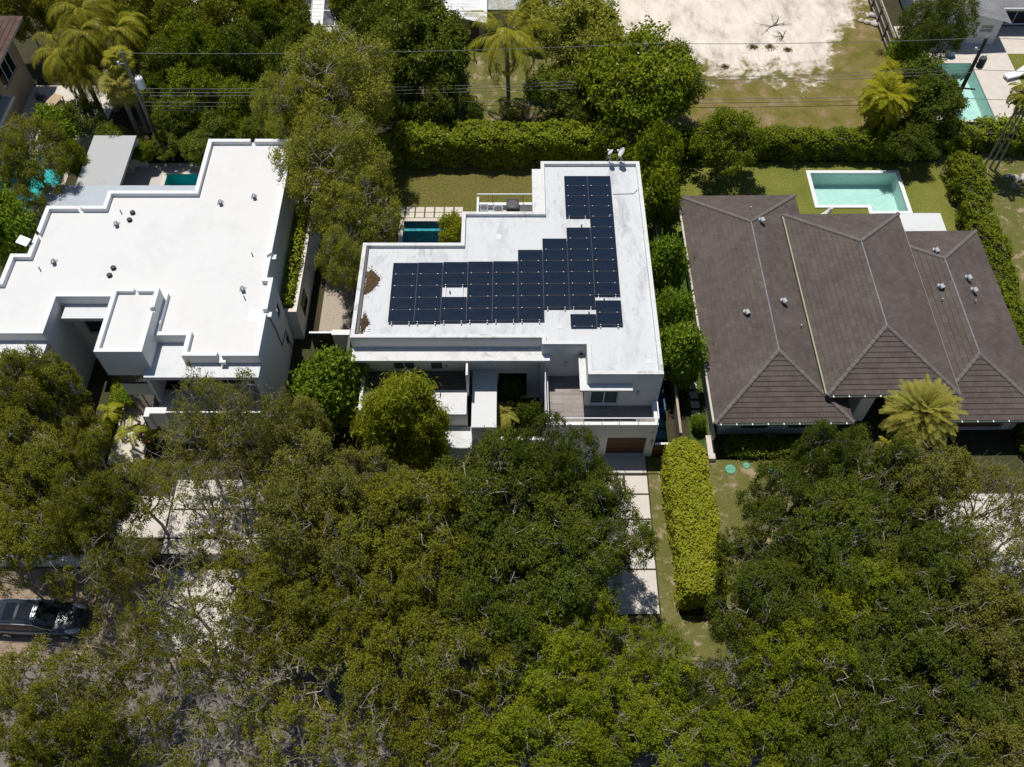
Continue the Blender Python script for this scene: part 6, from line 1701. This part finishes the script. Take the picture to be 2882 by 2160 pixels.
def dead_branch(label, px, py, s, seed):
    p = at(px, py, 0); rng = np.random.default_rng(seed); T_ = Tubes()
    for k in range(7):
        a = rng.uniform(0, 6.28); q = np.array([0, 0, .06]); pts = [q]
        for j in range(4):
            a += rng.uniform(-.5, .5); q = q + np.array([np.cos(a), np.sin(a), rng.uniform(-.02, .1)]) * s * .3; pts.append(q)
        T_.add(np.array(pts), [.035, .03, .024, .016, .008], 5)
        T_.add(np.array([pts[2], pts[2] + np.array([np.cos(a + 1), np.sin(a + 1), .1]) * s * .3]), [.02, .008], 4)
    o = bpy.data.objects.new('dead_branch', T_.mesh('dead_branch', BARK_D)); COL.objects.link(o); o.location = p
    tag(o, label, 'branch', 'dead branches on the sand')
dead_branch('dead branch lying on the middle of the sandy lot', 2175, 75, 1.6, 1)
dead_branch('smaller dead branch below the other one on the sand', 2205, 105, 1.0, 2)
def rocks(label, px, py, seed):
    p = at(px, py, 0); rnd = random.Random(seed); m = MB()
    for i in range(9):
        r = rnd.uniform(.12, .3); c = (rnd.uniform(-.8, .8), rnd.uniform(-.4, .4), r * .4); n = 7
        pr = [(r * f, h * r) for f, h in ((.6, -.4), (1, 0), (.8, .45), (.3, .7), (0, .75))]
        m.lathe([(a * rnd.uniform(.85, 1.15), b) for a, b in pr], c, n)
    o = m.build('rubble', CONC); o.location = p; tag(o, label, 'rubble', None, 'stuff')
rocks('grey rubble heap against the board fence', 2442, 42, 1)
rocks('flat grey rubble lower down the board fence', 2440, 66, 2)
rocks('pale rubble by the slender palms', 2860, 505, 3)

# hedges
hedge('long clipped green hedge behind the olive lawn of the solar panel house', -9.6, 8.3, 57.9, 60.3, 3.1, LEAF_HEDGE, 30000, .22, .13, seed=1, rag=.16)
hedge('dark clipped hedge behind the pool lawn of the brown roofed house', 10.8, 33.4, 58.6, 60.3, 2.5, LEAF_FICUS, 24000, .20, .11, seed=2, rag=.16)
hedge('bright yellow green hedge standing between the two front lawns', -1.25, 1.25, -4.95, 5.7, 3.0, LEAF_YELLOW, 34000, .17, .115, R(1.2), (11.22, 24.55), 3, .10, True)
hedge('tall green hedge running down the far side of the brown roofs', -1.0, 1.0, -13.5, 13.5, 2.6, LEAF_FICUS, 26000, .20, .12, R(-4.0), (36.0, 43.6), 4, .22)
hedge('green hedge below the leaning pole running to the frame edge', 34.5, 50, 59.4, 61.6, 2.4, LEAF_HEDGE, 14000, .20, .12, seed=5, rag=.25)
hedge('narrow dark hedge in the planter on the side of the stepped white house', -16.2, -15.45, 40.5, 50.0, 4.2, LEAF_HEDGE, 6000, .18, .11, seed=6, rag=.12)
hedge('low shaded hedge under the front windows of the brown roofed house', 14.2, 20.6, 30.1, 31.4, .8, LEAF_BROAD, 7000, .2, .07, seed=7, rag=.12)
hedge('small clipped hedge beside the entry path', -27.9, -27.1, 31.0, 36.4, .8, LEAF_FICUS, 3500, .15, .09, seed=8, rag=.08)

# palms
RG = dict(group='royal palms behind the white house')
palm_at('royal', 'royal palm nearest the maroon roof', 262, 330, 150, tr=.2, **RG)
palm_at('royal', 'royal palm with the highest crown at the top edge', 330, 270, 30, tr=.2, **RG)
palm_at('royal', 'royal palm in the middle of the palm group', 330, 310, 95, tr=.2, **RG)
palm_at('royal', 'royal palm on the pole side of the palm group', 410, 275, 85, tr=.2, **RG)
palm_at('royal', 'shorter royal palm leaning over the patio furniture', 300, 345, 205, s=.85, tr=.18, **RG)
palm_at('sabal', 'fan palm with a skirt of brown leaves beside the pale pole', 400, 400, 240, name='fan_palm', tr=.17)
palm_at('sabal2', 'second fan palm half behind the pale pole', 418, 372, 170, name='fan_palm', s=.9, tr=.16)
palm_at('sabal2', 'fan palm between the dark garden trees', 790, 170, 85, name='fan_palm', s=1.0, tr=.16)
palm_at('coconut', 'coconut palm standing alone beside the dark broadleaf tree', 1432, 318, 100, name='coconut_palm', tr=.15, bend=(.2, .1))
palm_at('date', 'date palm with a round crown in front of the brown roofs', 2480, 1330, 1168, name='date_palm', tr=.24, s=.95)
palm_at('small', 'slender palm at the frame edge, the one with the nearest stem', 2765, 478, 268, tr=.07, bend=(0, 0), s=1.0, group='slender palms by the stone terrace')
palm_at('small', 'slender palm at the frame edge, the one with the farther stem', 2785, 474, 262, tr=.07, bend=(.12, .1), s=1.0, group='slender palms by the stone terrace')
palm_at('small', 'slender palm leaning most towards the frame edge', 2800, 480, 300, tr=.07, bend=(.3, -.1), s=.9, group='slender palms by the stone terrace')
palm_at('areca', 'yellow green areca palm clump at the corner of the dark hedge', 2445, 400, 285, name='areca_palm', s=1.3, tr=.12)
palm_at('areca', 'areca palm clump behind the corner one, towards the fence', 2462, 330, 222, name='areca_palm', s=.95, tr=.12)
palm_at('areca', 'low areca palm clump nearest the pool lawn', 2450, 420, 350, name='areca_palm', s=.8, tr=.1)
palm_at('yellow', 'yellow leaning palm over the entry path', 425, 1228, 1178, name='yellow_palm', tr=.08, bend=(-.9, .5), s=1.1)
palm_at('yellow', 'second yellow palm closest to the small clipped hedge', 395, 1190, 1150, name='yellow_palm', tr=.07, bend=(-1.3, .6), s=.9)
palm_at('small', 'cycad like palm by the bridge slab of the solar panel house', 1420, 1205, 1165, name='cycad', s=.85, tr=.12, mat=LEAF_DATE)
palm_at('areca', 'low palm fronds behind the back parapet near the pavilion', 560, 395, 350, name='small_palm', s=.7, tr=.08, mat=LEAF_PALM)
palm_at('small', 'young palm in front of the coconut palm on the rear lawn', 1440, 345, 300, name='small_palm', s=.9, tr=.08)
palm_at('small', 'small spiky palm under the trees by the date palm', 2470, 1285, 1255, name='small_palm', s=.5, tr=.08)

# ------------------------------------------------------------------ light
SUN = Vector((-0.165, 0.285, 1.0)).normalized()
sl = bpy.data.lights.new('sun', 'SUN'); sl.energy = 4.6; sl.angle = R(0.53); sl.color = (1.0, 0.955, 0.88)
so = bpy.data.objects.new('sun', sl); COL.objects.link(so)
so.rotation_euler = (-SUN).to_track_quat('-Z', 'Y').to_euler(); so.location = (0, 60, 80)
wd = bpy.data.worlds.new('World'); scene.world = wd; wd.use_nodes = True
nt = wd.node_tree; nt.nodes.clear()
wo = nt.nodes.new('ShaderNodeOutputWorld'); bg = nt.nodes.new('ShaderNodeBackground'); sk = nt.nodes.new('ShaderNodeTexSky')
sk.sky_type = 'NISHITA'; sk.sun_disc = False
sk.sun_elevation = math.asin(SUN.z); sk.sun_rotation = math.atan2(SUN.x, SUN.y)
sk.air_density = 1.0; sk.dust_density = 0.3; sk.ozone_density = 2.5
nt.links.new(sk.outputs[0], bg.inputs['Color']); nt.links.new(bg.outputs[0], wo.inputs['Surface'])
bg.inputs['Strength'].default_value = 0.075
scene.view_settings.view_transform = 'Standard'; scene.view_settings.look = 'None'; scene.view_settings.exposure = 0.0; scene.view_settings.gamma = 1.0
scene.render.engine = 'CYCLES'
scene.cycles.max_bounces = 6; scene.cycles.diffuse_bounces = 2; scene.cycles.glossy_bounces = 3; scene.cycles.transmission_bounces = 4; scene.cycles.transparent_max_bounces = 8
